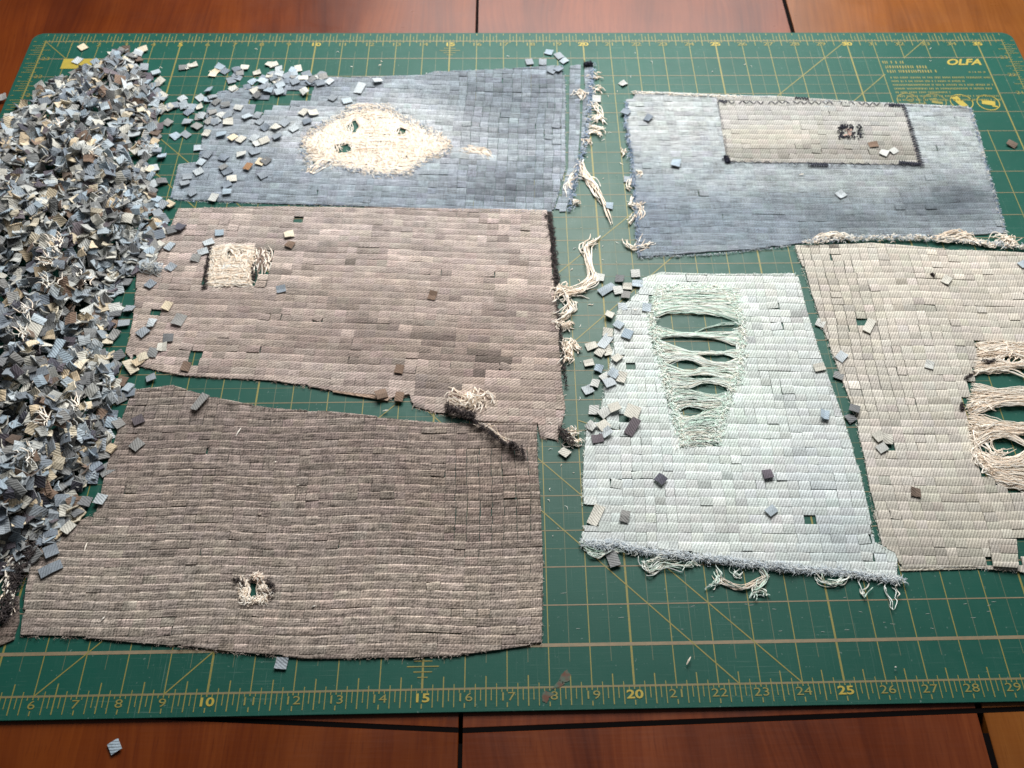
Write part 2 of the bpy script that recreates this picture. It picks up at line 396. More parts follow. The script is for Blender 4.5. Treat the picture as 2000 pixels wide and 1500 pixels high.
for ctl in ([(1108, 1306), (1113, 1318), (1112, 1330), (1100, 1336), (1090, 1330), (1098, 1318)], [(1094, 1326), (1104, 1336), (1090, 1344), (1076, 1348), (1084, 1338)], [(1063, 1350), (1076, 1351), (1083, 1356), (1072, 1366), (1066, 1374), (1058, 1364)]):
    pts = []
    for k_ in range(len(ctl)):
        a_, b_ = ctl[k_], ctl[(k_+1) % len(ctl)]
        for t_ in (0, .33, .66): pts.append((a_[0]+(b_[0]-a_[0])*t_+rs.gauss(0, 1.1), a_[1]+(b_[1]-a_[1])*t_+rs.gauss(0, 1.0)))
    st.add([tuple(P(*p, 0.0115)) for p in pts], [tuple(range(len(pts)))], (1., 1., 1.))
st.build('rust_stain', M_STAIN, mat)

# ------------------------------------------------------------------ cut cloth panels
def inside(poly, x, y):
    r = False; j = len(poly)-1
    for i in range(len(poly)):
        xi, yi = poly[i]; xj, yj = poly[j]
        if (yi > y) != (yj > y) and x < (xj-xi)*(y-yi)/(yj-yi)+xi: r = not r
        j = i
    return r
def clip(poly, x0, y0, x1, y1):
    for ax, val, keep in ((0, x0, 1), (0, x1, -1), (1, y0, 1), (1, y1, -1)):
        out = []
        for i in range(len(poly)):
            a, b_ = poly[i-1], poly[i]
            da, db = (a[ax]-val)*keep, (b_[ax]-val)*keep
            if da >= 0: pass
            if (da >= 0) != (db >= 0):
                t = da/(da-db); out.append((a[0]+(b_[0]-a[0])*t, a[1]+(b_[1]-a[1])*t))
            if db >= 0: out.append(b_)
        poly = out
        if len(poly) < 3: return []
    return poly
def parea(p): return 0.5*abs(sum(p[i-1][0]*p[i][1]-p[i][0]*p[i-1][1] for i in range(len(p))))
def blobs(base, lst, sat=1.0):
    def cc(c):
        c = np.array(lin(c)); y = c.dot((.3, .59, .11)); return y+(c-y)*sat
    base = cc(base); L = [(u, v, cc(c), ru, rv) for u, v, c, ru, rv in lst]
    def f(u, v):
        s = base*0.25; wt = 0.25
        for bu, bv, c, ru, rv in L:
            q = math.exp(-((u-bu)/ru)**2-((v-bv)/rv)**2); s = s+c*q; wt += q
        return s/wt
    return f
def fold(seed):
    r = np.random.default_rng(seed); ks = r.uniform(0.3, 1.6, 6); ph = r.uniform(0, 6.28, 6); am = r.uniform(0.3, 1, 6)
    return lambda x: sum(a*math.sin(k*x+p) for k, p, a in zip(ks, ph, am))/3
def tile_mesh(mb, quad, z0, h, tint, uvq, tilt, lift=0.0, far=1.18, arch=0.3):
    """one cut piece: quad = near-left, near-right, far-right, far-left; rounded over at the far cut"""
    nl_, nr_, fr_, fl_ = [np.array(q) for q in quad]
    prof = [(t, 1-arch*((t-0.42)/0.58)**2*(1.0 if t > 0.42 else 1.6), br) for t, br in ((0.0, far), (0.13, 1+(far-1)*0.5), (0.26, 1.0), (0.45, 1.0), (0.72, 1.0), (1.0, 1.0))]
    vs, tt, uu = [], [], []
    for t, zz, br in prof:
        for A, B, UA, UB, sd in ((fl_, nl_, uvq[3], uvq[0], -1), (fr_, nr_, uvq[2], uvq[1], 1)):
            p = A+(B-A)*t
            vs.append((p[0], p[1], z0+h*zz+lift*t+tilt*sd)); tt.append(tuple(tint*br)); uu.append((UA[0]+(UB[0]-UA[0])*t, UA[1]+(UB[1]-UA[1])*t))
    k = len(prof); n2 = 2*k
    for A, U_ in ((fl_, uvq[3]), (fr_, uvq[2]), (nl_, uvq[0]), (nr_, uvq[1])):
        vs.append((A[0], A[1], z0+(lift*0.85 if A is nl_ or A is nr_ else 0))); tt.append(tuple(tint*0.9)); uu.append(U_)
    fs = [(2*i+1, 2*i, 2*i+2, 2*i+3) for i in range(k-1)]
    fs += [(n2, 0, 1, n2+1), (n2+3, n2-1, n2-2, n2+2)]
    fs += [tuple([n2]+[n2+2]+[2*i for i in reversed(range(k))]), tuple([n2+3, n2+1]+[2*i+1 for i in range(k)])]
    mb.add(vs, fs, tt, uu)
def prism(mb, poly, z0, h, tint, uvs):
    k = len(poly)
    vs = [(p[0], p[1], z0) for p in poly]+[(p[0], p[1], z0+h) for p in poly]
    ar = sum(poly[i-1][0]*poly[i][1]-poly[i][0]*poly[i-1][1] for i in range(k))
    idx = list(range(k)) if ar > 0 else list(reversed(range(k)))
    fs = [tuple(k+i for i in idx)]+[(idx[i-1], idx[i], k+idx[i], k+idx[i-1]) for i in range(k)]
    mb.add(vs, fs, tuple(tint), list(uvs)*2)

def panel(name, label, polys, rowdir, rh, cw, color, mtl, seed, holes=(), drop=0.0, gap=(0.0, 0.006), cgap=(0.0005, 0.003), vary=0.10, run=0.0,
          dark=0.0, zb=0.002, parent=None, warp=0.05, loosen=0.02, thick=0.045, limit=300, rowstep=0.008, cutmiss=0.0, slit=0.018, edge=1.2, arch=0.35, cutzone=None):
    """a flat piece of cloth already cut into rows and then into small squares"""
    R = random.Random(seed); fo, fo2 = fold(seed), fold(seed+50)
    a, b_ = P(*rowdir[0]), P(*rowdir[1]); d = Vector((b_.x-a.x, b_.y-a.y)).normalized(); nn = Vector((-d.y, d.x))
    W = [[(P(u, v).x, P(u, v).y) for u, v in pl] for pl in polys]
    allp = [p for w_ in W for p in w_]
    org = (sum(p[0] for p in allp)/len(allp), sum(p[1] for p in allp)/len(allp))
    if parent is None:
        root = tag(empty(name, (org[0], org[1], 0)), label, 'fabric panel', 'cut denim panels laid out on the mat')
    else: root = parent
    tolocal = lambda p: ((p[0]-org[0])*d.x+(p[1]-org[1])*d.y, (p[0]-org[0])*nn.x+(p[1]-org[1])*nn.y)
    toworld = lambda q: (org[0]+q[0]*d.x+q[1]*nn.x, org[1]+q[0]*d.y+q[1]*nn.y)
    HW = [[tolocal((P(u, v).x, P(u, v).y)) for u, v in h] for h in holes]
    tiles = []
    for w_ in W:
        L = [tolocal(p) for p in w_]
        xs = [p[0] for p in L]; ys = [p[1] for p in L]
        y = min(ys)-R.uniform(0, rh); bounds = [min(xs)-R.uniform(0, cw)]
        while bounds[-1] < max(xs)+cw: bounds.append(bounds[-1]+cw*R.uniform(0.86, 1.14))
        while y < max(ys):
            hgt = rh*R.uniform(0.90, 1.10); rg0 = R.uniform(*gap)*(1.0 if R.random() < 0.4 else 0.3); drift = 0.05*fo2(y*1.3)
            bx = [q+drift+R.gauss(0, 0.012) for q in bounds]
            rz = R.uniform(0, rowstep); rl = R.uniform(0, 0.007); opn = 0; og = 0.0
            tone = 1.0; left = 0; rowtone = 1+R.gauss(0, vary*0.35)
            for x, x_next in zip(bx, bx[1:]):
                wd = x_next-x; cg = R.uniform(*cgap)
                if R.random() < 0.05: cg += R.uniform(0.004, 0.012)
                ez = (0.0, 0.0)
                if cutzone:
                    wq_ = toworld((x+wd/2, y+hgt/2)); ez = cutzone(*Q(wq_[0], wq_[1])); cg += ez[0]*R.uniform(.3, 1.2)
                if opn <= 0 and R.random() < slit: opn = R.randint(1, 4); og = R.uniform(0.012, 0.03)
                rg = rg0+(og if opn > 0 else 0.0)+ez[1]; opn -= 1
                if R.random() < cutmiss and ez[0] == 0: cg = -0.0005
                if left <= 0: tone = 1+R.gauss(0, vary)*(1.0 if R.random() > dark else 2.4); left = R.randint(1, 4) if R.random() < run else 1
                left -= 1
                cell = clip(L, x+cg, y+rg, x+wd-cg, y+hgt)
                full = (wd-2*cg)*(hgt-rg)
                if cell and parea(cell) > 0.16*full:
                    cx_ = sum(p[0] for p in cell)/len(cell); cy_ = sum(p[1] for p in cell)/len(cell)
                    if not any(inside(h, cx_, cy_) for h in HW) and R.random() >= drop:
                        def wp(q):
                            return toworld((q[0]+0.02*fo2(q[1]*1.7), q[1]+warp*fo(q[0]+0.25*q[1])))
                        wc = toworld((cx_, cy_)); u, v = Q(wc[0], wc[1])
                        tint = np.array(color(u, v))*max(0.35, tone*rowtone)*(1+np.array([R.gauss(0, .012) for _ in range(3)]))
                        z0 = zb+rz+R.uniform(0, 0.006)
                        isfull = parea(cell) > 0.985*full
                        c4 = [p for k_, p in enumerate(cell) if math.hypot(p[0]-cell[k_-1][0], p[1]-cell[k_-1][1]) > 1e-4]
                        quad4 = None
                        if not isfull and len(c4) == 4:
                            ss = sorted(c4, key=lambda p: p[1]); a2, b2 = sorted(ss[:2]), sorted(ss[2:])
                            if b2[0][1]-a2[0][1] > 0.02 and b2[1][1]-a2[1][1] > 0.02: quad4 = [a2[0], a2[1], b2[1], b2[0]]
                        if isfull:
                            q = [(x+cg, y+rg), (x+wd-cg, y+rg), (x+wd-cg, y+hgt), (x+cg, y+hgt)]
                            if R.random() < loosen:
                                an = R.gauss(0, 0.12); sx_, sy_ = R.gauss(0, .02), R.gauss(0, .02); z0 += R.uniform(0.0, 0.03)
                                q = [(cx_+(p[0]-cx_)*math.cos(an)-(p[1]-cy_)*math.sin(an)+sx_, cy_+(p[0]-cx_)*math.sin(an)+(p[1]-cy_)*math.cos(an)+sy_) for p in q]
                        elif quad4: q = quad4; isfull = True
                        else: q = cell
                        tiles.append((v, isfull, [wp(p) for p in q], q, z0, thick*R.uniform(0.85, 1.1), tint, R.gauss(0, 0.003), rl+(R.uniform(0.01, 0.03) if R.random() < 0.03 else 0.0), u))
            y += hgt
    def vis(t): return -10 < t[9] < 2010 and -10 < t[0] < 1510
    tiles.sort(key=lambda t: (not (vis(t) and t[1]), -t[0]))
    rest = MB()
    for k, (v, isfull, wq, q, z0, h, tint, tl, lf, u) in enumerate(tiles):
        mb = MB() if k < limit else rest
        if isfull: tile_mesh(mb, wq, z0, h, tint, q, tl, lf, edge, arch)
        else: prism(mb, wq, z0, h, tint, q)
        if k < limit: mb.build('fabric_square', mtl, root, origin=(wq[0][0], wq[0][1], z0))
    if rest.v: tag(rest.build('small_fabric_squares', mtl, root), kind='stuff')
    return root

# ------------------------------------------------------------------ yarn and fuzz
def tube(mb, pts, r, tint, sides=4, taper=True):
    pts = [Vector(p) for p in pts]; k = len(pts); vs, fs = [], []
    for i, p in enumerate(pts):
        t = (pts[min(i+1, k-1)]-pts[max(i-1, 0)])
        t = t.normalized() if t.length > 1e-9 else Vector((1, 0, 0))
        s = t.cross(Vector((0, 0, 1))); s = s.normalized() if s.length > 1e-4 else Vector((1, 0, 0)); o = s.cross(t)
        rr = r*(0.45 if taper and i in (0, k-1) else 1)
        for q in range(sides):
            a = math.tau*q/sides+0.4; vs.append(tuple(p+s*(rr*math.cos(a))+o*(rr*math.sin(a))))
    for i in range(k-1):
        for q in range(sides): fs.append((i*sides+q, i*sides+(q+1) % sides, (i+1)*sides+(q+1) % sides, (i+1)*sides+q))
    mb.add(vs, fs, tint)
def jit(c, s, R): m_ = max(0.2, 1+R.gauss(0, s)); return tuple(x*m_ for x in c)
def fuzz(mb, path, width, n_, r, cols, R, length=0.25, zr=(0.03, 0.12), along=0.0):
    """short curly fibres along a path given in picture coordinates"""
    W = [P(u, v, 0.05) for u, v in path]; seg = [(W[i+1]-W[i]).length for i in range(len(W)-1)]; tot = sum(seg)
    for _ in range(n_):
        s = R.uniform(0, tot); i = 0
        while i < len(seg)-1 and s > seg[i]: s -= seg[i]; i += 1
        p = W[i]+(W[i+1]-W[i])*(s/seg[i]); dr = (W[i+1]-W[i]).normalized(); nr = Vector((-dr.y, dr.x, 0))
        p = p+nr*R.gauss(0, width*0.45); a = R.uniform(0, math.tau)
        if along and R.random() < along: a = math.atan2(dr.y, dr.x)+R.gauss(0, 0.4)
        L = length*R.uniform(0.4, 1.2); z = R.uniform(*zr); pts = []; cu = R.gauss(0, 1.6)
        for k in range(4):
            t = k/3-0.5
            pts.append((p.x+math.cos(a+cu*t)*L*t, p.y+math.sin(a+cu*t)*L*t, max(0.012, z+0.05*math.sin(3.14*k/3)*R.uniform(-.5, 1))))
        tube(mb, pts, r*R.uniform(0.7, 1.2), jit(R.choice(cols), 0.1, R), 3)
def strands(mb, path, n_, r, cols, R, spread=0.05, wig=0.04, z=(0.02, 0.14), end=0.0, segs=14):
    """a bundle of yarns that runs along a path given in picture coordinates"""
    W = [np.array(P(u, v, 0.04))[:2] for u, v in path]
    for _ in range(n_):
        off = np.array([R.gauss(0, spread), R.gauss(0, spread)]); ph = [R.uniform(0, 6.28) for _ in range(4)]
        t0 = R.uniform(0, 0.25)*(1 if end else 0); t1 = 1-R.uniform(0, 0.3)*(1 if end else 0); zb_ = R.uniform(*z); pts = []
        sp = R.uniform(.5, 1.6)
        for k in range(segs):
            t = (t0+(t1-t0)*k/(segs-1))*(len(W)-1); i = min(int(t), len(W)-2); f = t-i
            a_, b_, c_, d_ = W[max(i-1, 0)], W[i], W[i+1], W[min(i+2, len(W)-1)]
            p = 0.5*((2*b_)+(-a_+c_)*f+(2*a_-5*b_+4*c_-d_)*f*f+(-a_+3*b_-3*c_+d_)*f**3)
            fr = k/(segs-1); env = 1+end*abs(fr-0.5)*2*sp
            p = p+off*env+wig*np.array([math.sin(9*fr*sp+ph[0]), math.sin(8*fr*sp+ph[1])])
            pts.append((p[0], p[1], max(0.014, zb_*(0.5+0.5*math.sin(7*fr+ph[2])**2))))
        tube(mb, pts, r*R.uniform(0.75, 1.2), jit(R.choice(cols), 0.07, R), 4)
def weft(mb, left, right, n_, r, cols, R, openings=(), z=(0.03, 0.09), wig=0.012, segs=18, skip=0.0, cell=1.0):
    """bare yarns that bridge a worn hole from its left to its right side, bunched apart around openings"""
    Lf = [np.array(P(*p))[:2] for p in left]; Rt = [np.array(P(*p))[:2] for p in right]
    OP = []
    for (u, v, ru, rv) in openings:
        c = np.array(P(u, v))[:2]; OP.append((c, abs(P(u+ru, v).x-c[0]), abs(P(u, v-rv).y-c[1])))
    def at(Lp, t):
        q = t*(len(Lp)-1); i = min(int(q), len(Lp)-2); return Lp[i]+(Lp[i+1]-Lp[i])*(q-i)
    for k in range(n_):
        if R.random() < skip: continue
        t = (k+R.random())/n_; a_, b_ = at(Lf, t), at(Rt, t); ph = R.uniform(0, 6.28); kf = R.uniform(5, 12); zz = R.uniform(*z); pts = []
        e0, e1 = R.uniform(-0.03, 0.03), 1+R.uniform(-0.03, 0.03)
        for s in range(segs):
            f = e0+(e1-e0)*s/(segs-1); p = a_+(b_-a_)*f
            for c, rx, ry in OP:
                e = math.exp(-abs((p[0]-c[0])/rx)**3); fm = (c[0]-a_[0])/(b_[0]-a_[0]) if abs(b_[0]-a_[0]) > 1e-6 else .5
                dy = a_[1]+(b_[1]-a_[1])*fm-c[1]; sg = 1 if dy >= 0 else -1
                p = p+np.array([0, sg*ry*1.05*e*math.exp(-(abs(dy)/(1.4*ry))**2)])
            p = p+wig*np.array([0, math.sin(kf*f+ph)])+np.array([0, R.gauss(0, wig*.35)])
            pts.append((p[0], p[1], zz*(0.4+0.6*math.sin(math.pi*min(max(f, 0), 1))**0.5)+0.015+0.012*math.sin(kf*1.7*f+ph)))
        tube(mb, pts, r*R.uniform(0.75, 1.2), jit(R.choice(cols), 0.07, R), 4)

K = 1.0
CREAM = [lin((250, 240, 226)), lin((246, 230, 212)), lin((252, 246, 236))]
WHITE = [lin((225, 222, 212)), lin((205, 208, 205))]
MINT = [lin((234, 246, 239)), lin((218, 240, 228)), lin((244, 249, 244)), lin((244, 241, 230))]
NAVY = [lin((38, 40, 52)), lin((52, 54, 68))]
BLACKISH = [lin((64, 58, 58)), lin((84, 76, 74)), lin((52, 47, 49))]
BLUEF = [lin((140, 158, 182)), lin((162, 176, 194)), lin((124, 142, 168)), lin((182, 190, 200))]
GREYB = [lin((180, 190, 200)), lin((200, 206, 210)), lin((158, 170, 182))]

POLY = {}
POLY['blue'] = [(333, 390), (350, 322), (388, 318), (398, 262), (405, 215), (425, 182), (520, 166), (640, 152), (700, 152), (830, 148), (850, 141), (1000, 134), (1060, 131), (1099, 129), (1104, 160), (1104, 330), (1080, 414), (900, 411), (600, 400), (450, 396)]
HOLE_A = [(590, 290), (602, 262), (640, 240), (685, 213), (760, 210), (790, 235), (835, 252), (872, 285), (878, 297), (830, 312), (795, 340), (720, 338), (660, 322), (640, 318), (610, 332), (605, 318)]
CUT_A = [(490, 200), (540, 184), (614, 172), (612, 200), (536, 204), (531, 220), (492, 222)]
colA = blobs((122, 140, 153), [(700, 360, (120, 138, 155), 300, 60), (1000, 190, (100, 114, 127), 120, 55), (940, 360, (104, 115, 126), 120, 25), (1000, 370, (76, 84, 94), 55, 13), (1060, 180, (100, 112, 126), 40, 40), (930, 290, (146, 160, 172), 130, 16), (560, 180, (112, 127, 143), 120, 40), (1090, 300, (140, 154, 168), 25, 120), (480, 320, (124, 142, 157), 90, 40), (735, 275, (186, 192, 196), 165, 62), (940, 296, (180, 186, 192), 40, 14)], 0.55)
blue = panel('blue_denim_panel', 'faded blue denim panel with a big cream frayed hole, beside the heap of squares',
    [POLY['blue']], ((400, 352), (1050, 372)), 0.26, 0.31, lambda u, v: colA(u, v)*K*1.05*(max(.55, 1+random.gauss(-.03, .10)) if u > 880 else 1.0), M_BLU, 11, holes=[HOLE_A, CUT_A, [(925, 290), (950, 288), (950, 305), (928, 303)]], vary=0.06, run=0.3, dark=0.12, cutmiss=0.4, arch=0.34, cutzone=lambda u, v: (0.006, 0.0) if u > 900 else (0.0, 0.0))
panel('x', '', [[(1113, 130), (1134, 127), (1132, 260), (1128, 330), (1106, 413), (1084, 414), (1110, 325)]], ((400, 352), (1050, 372)), 0.27, 0.5, lambda u, v: colA(u, v)*K*1.05, M_BLU, 12, parent=blue, limit=30)
panel('x', '', [[(1140, 126), (1156, 124), (1150, 200), (1138, 300), (1133, 300), (1138, 200)]], ((400, 352), (1050, 372)), 0.27, 0.5, lambda u, v: colA(u, v)*K*1.05, M_BLU, 13, parent=blue, limit=20)
R = random.Random(21); mb = MB()
weft(mb, [(690, 206), (640, 236), (600, 262), (588, 285), (600, 312), (640, 325), (718, 340)], [(762, 206), (792, 236), (836, 256), (876, 288), (880, 300), (830, 318), (795, 343)], 240, 0.015, CREAM, R, wig=0.06, z=(0.02, 0.06), openings=[(671, 291, 20, 11), (692, 250, 10, 14), (783, 258, 12, 8), (735, 320, 8, 6), (790, 310, 8, 6)])
for _ in range(430):
    u0 = R.uniform(596, 872); mid = 275; hh = 62*(1-abs((u0-735)/150)**1.6)
    if hh < 6: continue
    v0 = mid+R.uniform(-hh, hh*0.6); L = R.uniform(14, 46); v1 = min(v0+L, mid+hh)
    if abs(u0-671) < 14 and v0 < 296 < v1+8: continue
    if abs(u0-692) < 9 and v0 < 262 and v1 > 236: continue
    if abs(u0-783) < 7 and v0 < 264 and v1 > 250: continue
    strands(mb, [(u0, v0), (u0+R.gauss(0, 4), (v0+v1)/2), (u0+R.gauss(0, 5), v1)], 3, 0.015, CREAM, R, 0.05, 0.06, (0.04, 0.11), 0, 7)
strands(mb, [(908, 292), (935, 294), (955, 304)], 26, 0.012, CREAM, R, 0.09, 0.04, (.05, .09)); fuzz(mb, HOLE_A+HOLE_A[:1], 0.20, 1700, 0.008, CREAM+WHITE+BLUEF, R, 0.2, (0.05, 0.085)); strands(mb, [(608, 335), (625, 322), (648, 310)], 14, 0.024, CREAM, R, 0.09, 0.03)
tag(mb.build('frayed_hole_yarn', M_YARN, blue), 'cream bare yarns in the worn hole', kind='stuff')
mb = MB()
fuzz(mb, [(1157, 126), (1153, 190), (1142, 290), (1125, 340), (1112, 414)], 0.12, 420, 0.012, BLUEF, R, 0.22)
for p in ([(1152, 150), (1172, 152)], [(1150, 170), (1170, 172), (1166, 180)], [(1148, 200), (1168, 212), (1172, 230), (1160, 238)], [(1145, 232), (1165, 228), (1180, 240)], [(1145, 246), (1168, 250), (1184, 256)], [(1143, 262), (1164, 260), (1175, 268)], [(1138, 280), (1148, 274), (1142, 285)], [(1112, 385), (1108, 360), (1120, 345), (1112, 340)], [(1118, 395), (1130, 396)], [(1132, 190), (1128, 182), (1140, 184), (1136, 200)]):
    strands(mb, p, 7, 0.017, CREAM, R, 0.05, 0.05, (0.03, 0.16), 0.8, 9)
tag(mb.build('frayed_edge', M_YARN, blue), kind='stuff')
mb = MB(); fuzz(mb, [(1140, 128), (1157, 126)], 0.1, 160, 0.014, NAVY, R, 0.12, (0.04, 0.16)); tag(mb.build('dark_corner_fluff', M_YARN, blue), kind='stuff')

# brown panel with a squared hole
POLY['brown'] = [(350, 408), (560, 405), (1068, 412), (1075, 470), (1083, 560), (1090, 640), (1098, 760), (1104, 800), (1089, 862), (1055, 855), (1050, 829), (930, 823), (870, 812), (806, 796), (800, 773), (764, 780), (640, 762), (540, 746), (355, 733), (270, 715), (247, 690), (262, 620), (268, 540), (286, 462), (330, 456)]
colB = blobs((166, 144, 130), [(700, 450, (158, 141, 131), 330, 45), (800, 590, (150, 130, 116), 260, 35), (900, 690, (132, 110, 96), 200, 40), (620, 660, (138, 117, 103), 160, 25), (420, 640, (160, 138, 124), 120, 60), (1000, 740, (150, 127, 111), 90, 60), (480, 590, (150, 128, 114), 150, 18), (760, 735, (162, 141, 128), 150, 22), (1050, 640, (158, 136, 121), 40, 60)], 0.58)
HOLE_B = [(410, 485), (490, 484), (528, 492), (532, 530), (500, 545), (492, 560), (404, 560), (408, 520)]
brown = panel('brown_twill_panel', 'light brown twill panel with a small square cream hole and dark selvedge',
    [POLY['brown']], ((330, 560), (1080, 592)), 0.25, 0.33, lambda u, v: colB(u, v)*K*1.14, M_BRN, 31, zb=0.012, holes=[HOLE_B, [(566, 418), (584, 418), (584, 434), (566, 434)], [(374, 688), (388, 688), (388, 712), (374, 712)], [(290, 606), (318, 604), (318, 620), (290, 620)], [(262, 700), (285, 690), (290, 700), (268, 712)]],
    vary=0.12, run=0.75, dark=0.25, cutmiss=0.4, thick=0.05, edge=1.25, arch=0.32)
mb = MB(); prism(mb, [tuple(P(u, v))[:2] for u, v in ((652, 765), (762, 778), (758, 785), (650, 768))], 0.03, 0.04, np.array(lin((168, 145, 128))), [(0, 0), (1, 0), (1, .2), (0, .2)]); mb.build('loose_cloth_sliver', M_BRN, brown)
R = random.Random(33); mb = MB()
weft(mb, [(412, 484), (405, 520), (402, 562)], [(500, 482), (496, 520), (494, 562)], 140, 0.015, CREAM, R, wig=0.035, z=(0.05, 0.11), openings=[(447, 503, 8, 10), (468, 500, 5, 7)])
for _ in range(90):
    u0 = R.uniform(412, 492); v0 = R.uniform(486, 540); strands(mb, [(u0, v0), (u0+R.gauss(0, 4), v0+12), (u0+R.gauss(0, 4), v0+R.uniform(16, 26))], 3, 0.015, CREAM, R, .04, .05, (0.06, 0.16), 0, 7)
for _ in range(14):
    u0 = R.uniform(496, 526); strands(mb, [(u0, 487), (u0+R.gauss(4, 4), 505), (u0+R.gauss(0, 4), R.uniform(512, 545))], 2, 0.018, CREAM+[lin((150, 130, 118))], R, .03, .05, (0.03, 0.12), 0, 8)
tag(mb.build('frayed_hole_yarn', M_YARN, brown), 'cream bare yarns in the square hole', kind='stuff')
mb = MB(); fuzz(mb, [(412, 484), (405, 520), (401, 565)], 0.07, 170, 0.014, BLACKISH, R, 0.13); fuzz(mb, [(494, 518), (497, 548)], 0.07, 90, 0.014, BLACKISH, R, 0.12)
tag(mb.build('dark_hole_fluff', M_YARN, brown), kind='stuff')
mb = MB()
fuzz(mb, [(1072, 415), (1078, 460), (1086, 540), (1086, 558)], 0.10, 520, 0.014, BLACKISH, R, 0.14, (0.03, 0.1)); fuzz(mb, [(1084, 560), (1094, 640), (1100, 720), (1106, 755)], 0.06, 200, 0.013, BLACKISH, R, 0.13)
tag(mb.build('dark_selvedge', M_YARN, brown), kind='stuff')
mb = MB()
for p in ([(1080, 565), (1105, 575), (1130, 572), (1152, 578)], [(1078, 580), (1095, 570), (1108, 590), (1112, 605), (1095, 620), (1085, 622)], [(1110, 590), (1120, 600), (1105, 618), (1082, 624)], [(1075, 590), (1095, 562), (1115, 568)], [(1090, 640), (1110, 634), (1112, 640)], [(1088, 640), (1100, 636)], [(1094, 665), (1106, 672), (1108, 690), (1096, 708)], [(1096, 670), (1110, 700), (1098, 712)], [(1100, 860), (1125, 866)], [(1108, 845), (1124, 846)]):
    strands(mb, p, 9, 0.02, CREAM, R, 0.06, 0.05, (0.03, 0.2), 0.5, 11)
tag(mb.build('frayed_edge', M_YARN, brown), kind='stuff')

# grey brown panel, nearest the ruler edge
POLY['grey'] = [(262, 762), (340, 756), (400, 776), (520, 796), (640, 806), (780, 821), (900, 827), (1048, 829), (1050, 900), (1055, 980), (1060, 1100), (1058, 1256), (960, 1269), (880, 1282), (800, 1288), (600, 1285), (440, 1275), (300, 1258), (190, 1247), (60, 1245), (42, 1243), (52, 1150), (66, 1085), (120, 1040), (190, 1000), (215, 900), (235, 830)]
colC = blobs((138, 124, 114), [(500, 860, (124, 110, 102), 300, 60), (900, 900, (132, 116, 106), 150, 60), (950, 960, (122, 107, 96), 100, 60), (800, 1180, (158, 143, 130), 260, 60), (250, 1150, (152, 140, 128), 200, 80), (560, 1050, (140, 126, 116), 250, 60), (900, 1000, (130, 115, 104), 150, 50), (300, 800, (128, 116, 108), 70, 30)], 0.8)
HOLE_C = [(476, 1138), (520, 1136), (522, 1172), (478, 1172)]
grey = panel('grey_brown_panel', 'dark grey-brown striped cloth panel nearest the ruler edge with a tiny frayed hole',
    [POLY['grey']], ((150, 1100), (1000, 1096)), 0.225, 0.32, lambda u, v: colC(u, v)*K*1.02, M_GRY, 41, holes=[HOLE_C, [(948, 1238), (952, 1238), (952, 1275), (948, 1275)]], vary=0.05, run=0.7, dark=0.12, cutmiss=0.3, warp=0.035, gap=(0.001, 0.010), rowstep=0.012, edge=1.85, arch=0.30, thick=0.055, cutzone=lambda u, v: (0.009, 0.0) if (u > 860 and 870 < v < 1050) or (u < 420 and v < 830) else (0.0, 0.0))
panel('x', '', [[(-40, 1275), (0, 1262), (38, 1246), (38, 1150), (22, 1200), (5, 1215), (-20, 1240)]], ((150, 1100), (1000, 1090)), 0.26, 0.4, lambda u, v: np.array(lin((118, 106, 98)))*K, M_GRY, 42, parent=grey, limit=30)
R = random.Random(43); mb = MB()
for _ in range(16):
    u0 = R.uniform(472, 488) if R.random() < .6 else R.uniform(502, 520)
    strands(mb, [(u0, 1130+R.gauss(0, 2)), (u0+R.gauss(0, 3), 1152), (u0+R.gauss(0, 4), 1174+R.gauss(0, 3))], 2, 0.016, CREAM, R, .03, .04, (.03, .12), 0, 8)
fuzz(mb, [(474, 1176), (500, 1174), (524, 1172)], 0.09, 110, 0.012, CREAM, R, 0.2, (0.04, 0.12)); fuzz(mb, [(472, 1148), (476, 1172)], 0.07, 60, 0.012, CREAM, R, 0.18, (0.05, 0.12)); fuzz(mb, [(494, 1128), (512, 1130)], 0.09, 110, 0.013, CREAM+[lin((214, 184, 164))], R, 0.18, (0.06, 0.18))
fuzz(mb, [(508, 1150), (534, 1166)], 0.07, 80, 0.011, CREAM+[lin((130, 114, 104))], R, 0.2, (0.05, 0.13))
tag(mb.build('frayed_hole_yarn', M_YARN, grey), 'cream fluff round the tiny hole', kind='stuff')
mb = MB(); fuzz(mb, [(456, 1131), (476, 1136), (474, 1150)], 0.05, 60, 0.010, BLACKISH+[lin((96, 86, 80))], R, 0.14); fuzz(mb, [(518, 1132), (534, 1148), (536, 1160)], 0.06, 60, 0.010, BLACKISH+[lin((96, 86, 80))], R, 0.14)
fuzz(mb, [(66, 1050), (56, 1090), (30, 1130), (18, 1180), (8, 1215)], 0.20, 600, 0.014, BLACKISH, R, 0.26, (0.03, 0.2)); tag(mb.build('dark_fringe', M_YARN, grey), kind='stuff')
mb = MB()
for p in ([(0, 1120), (15, 1100), (40, 1090)], [(0, 1100), (30, 1085), (60, 1080)], [(5, 1150), (20, 1110), (35, 1105)], [(30, 1200), (28, 1150), (44, 1120)], [(0, 1180), (18, 1150), (20, 1120)], [(50, 1080), (58, 1050)]):
    strands(mb, p, 6, 0.02, CREAM+[lin((150, 140, 120))], R, 0.05, 0.06, (0.04, 0.2), 0.6, 10)
tag(mb.build('frayed_edge', M_YARN, grey), kind='stuff')

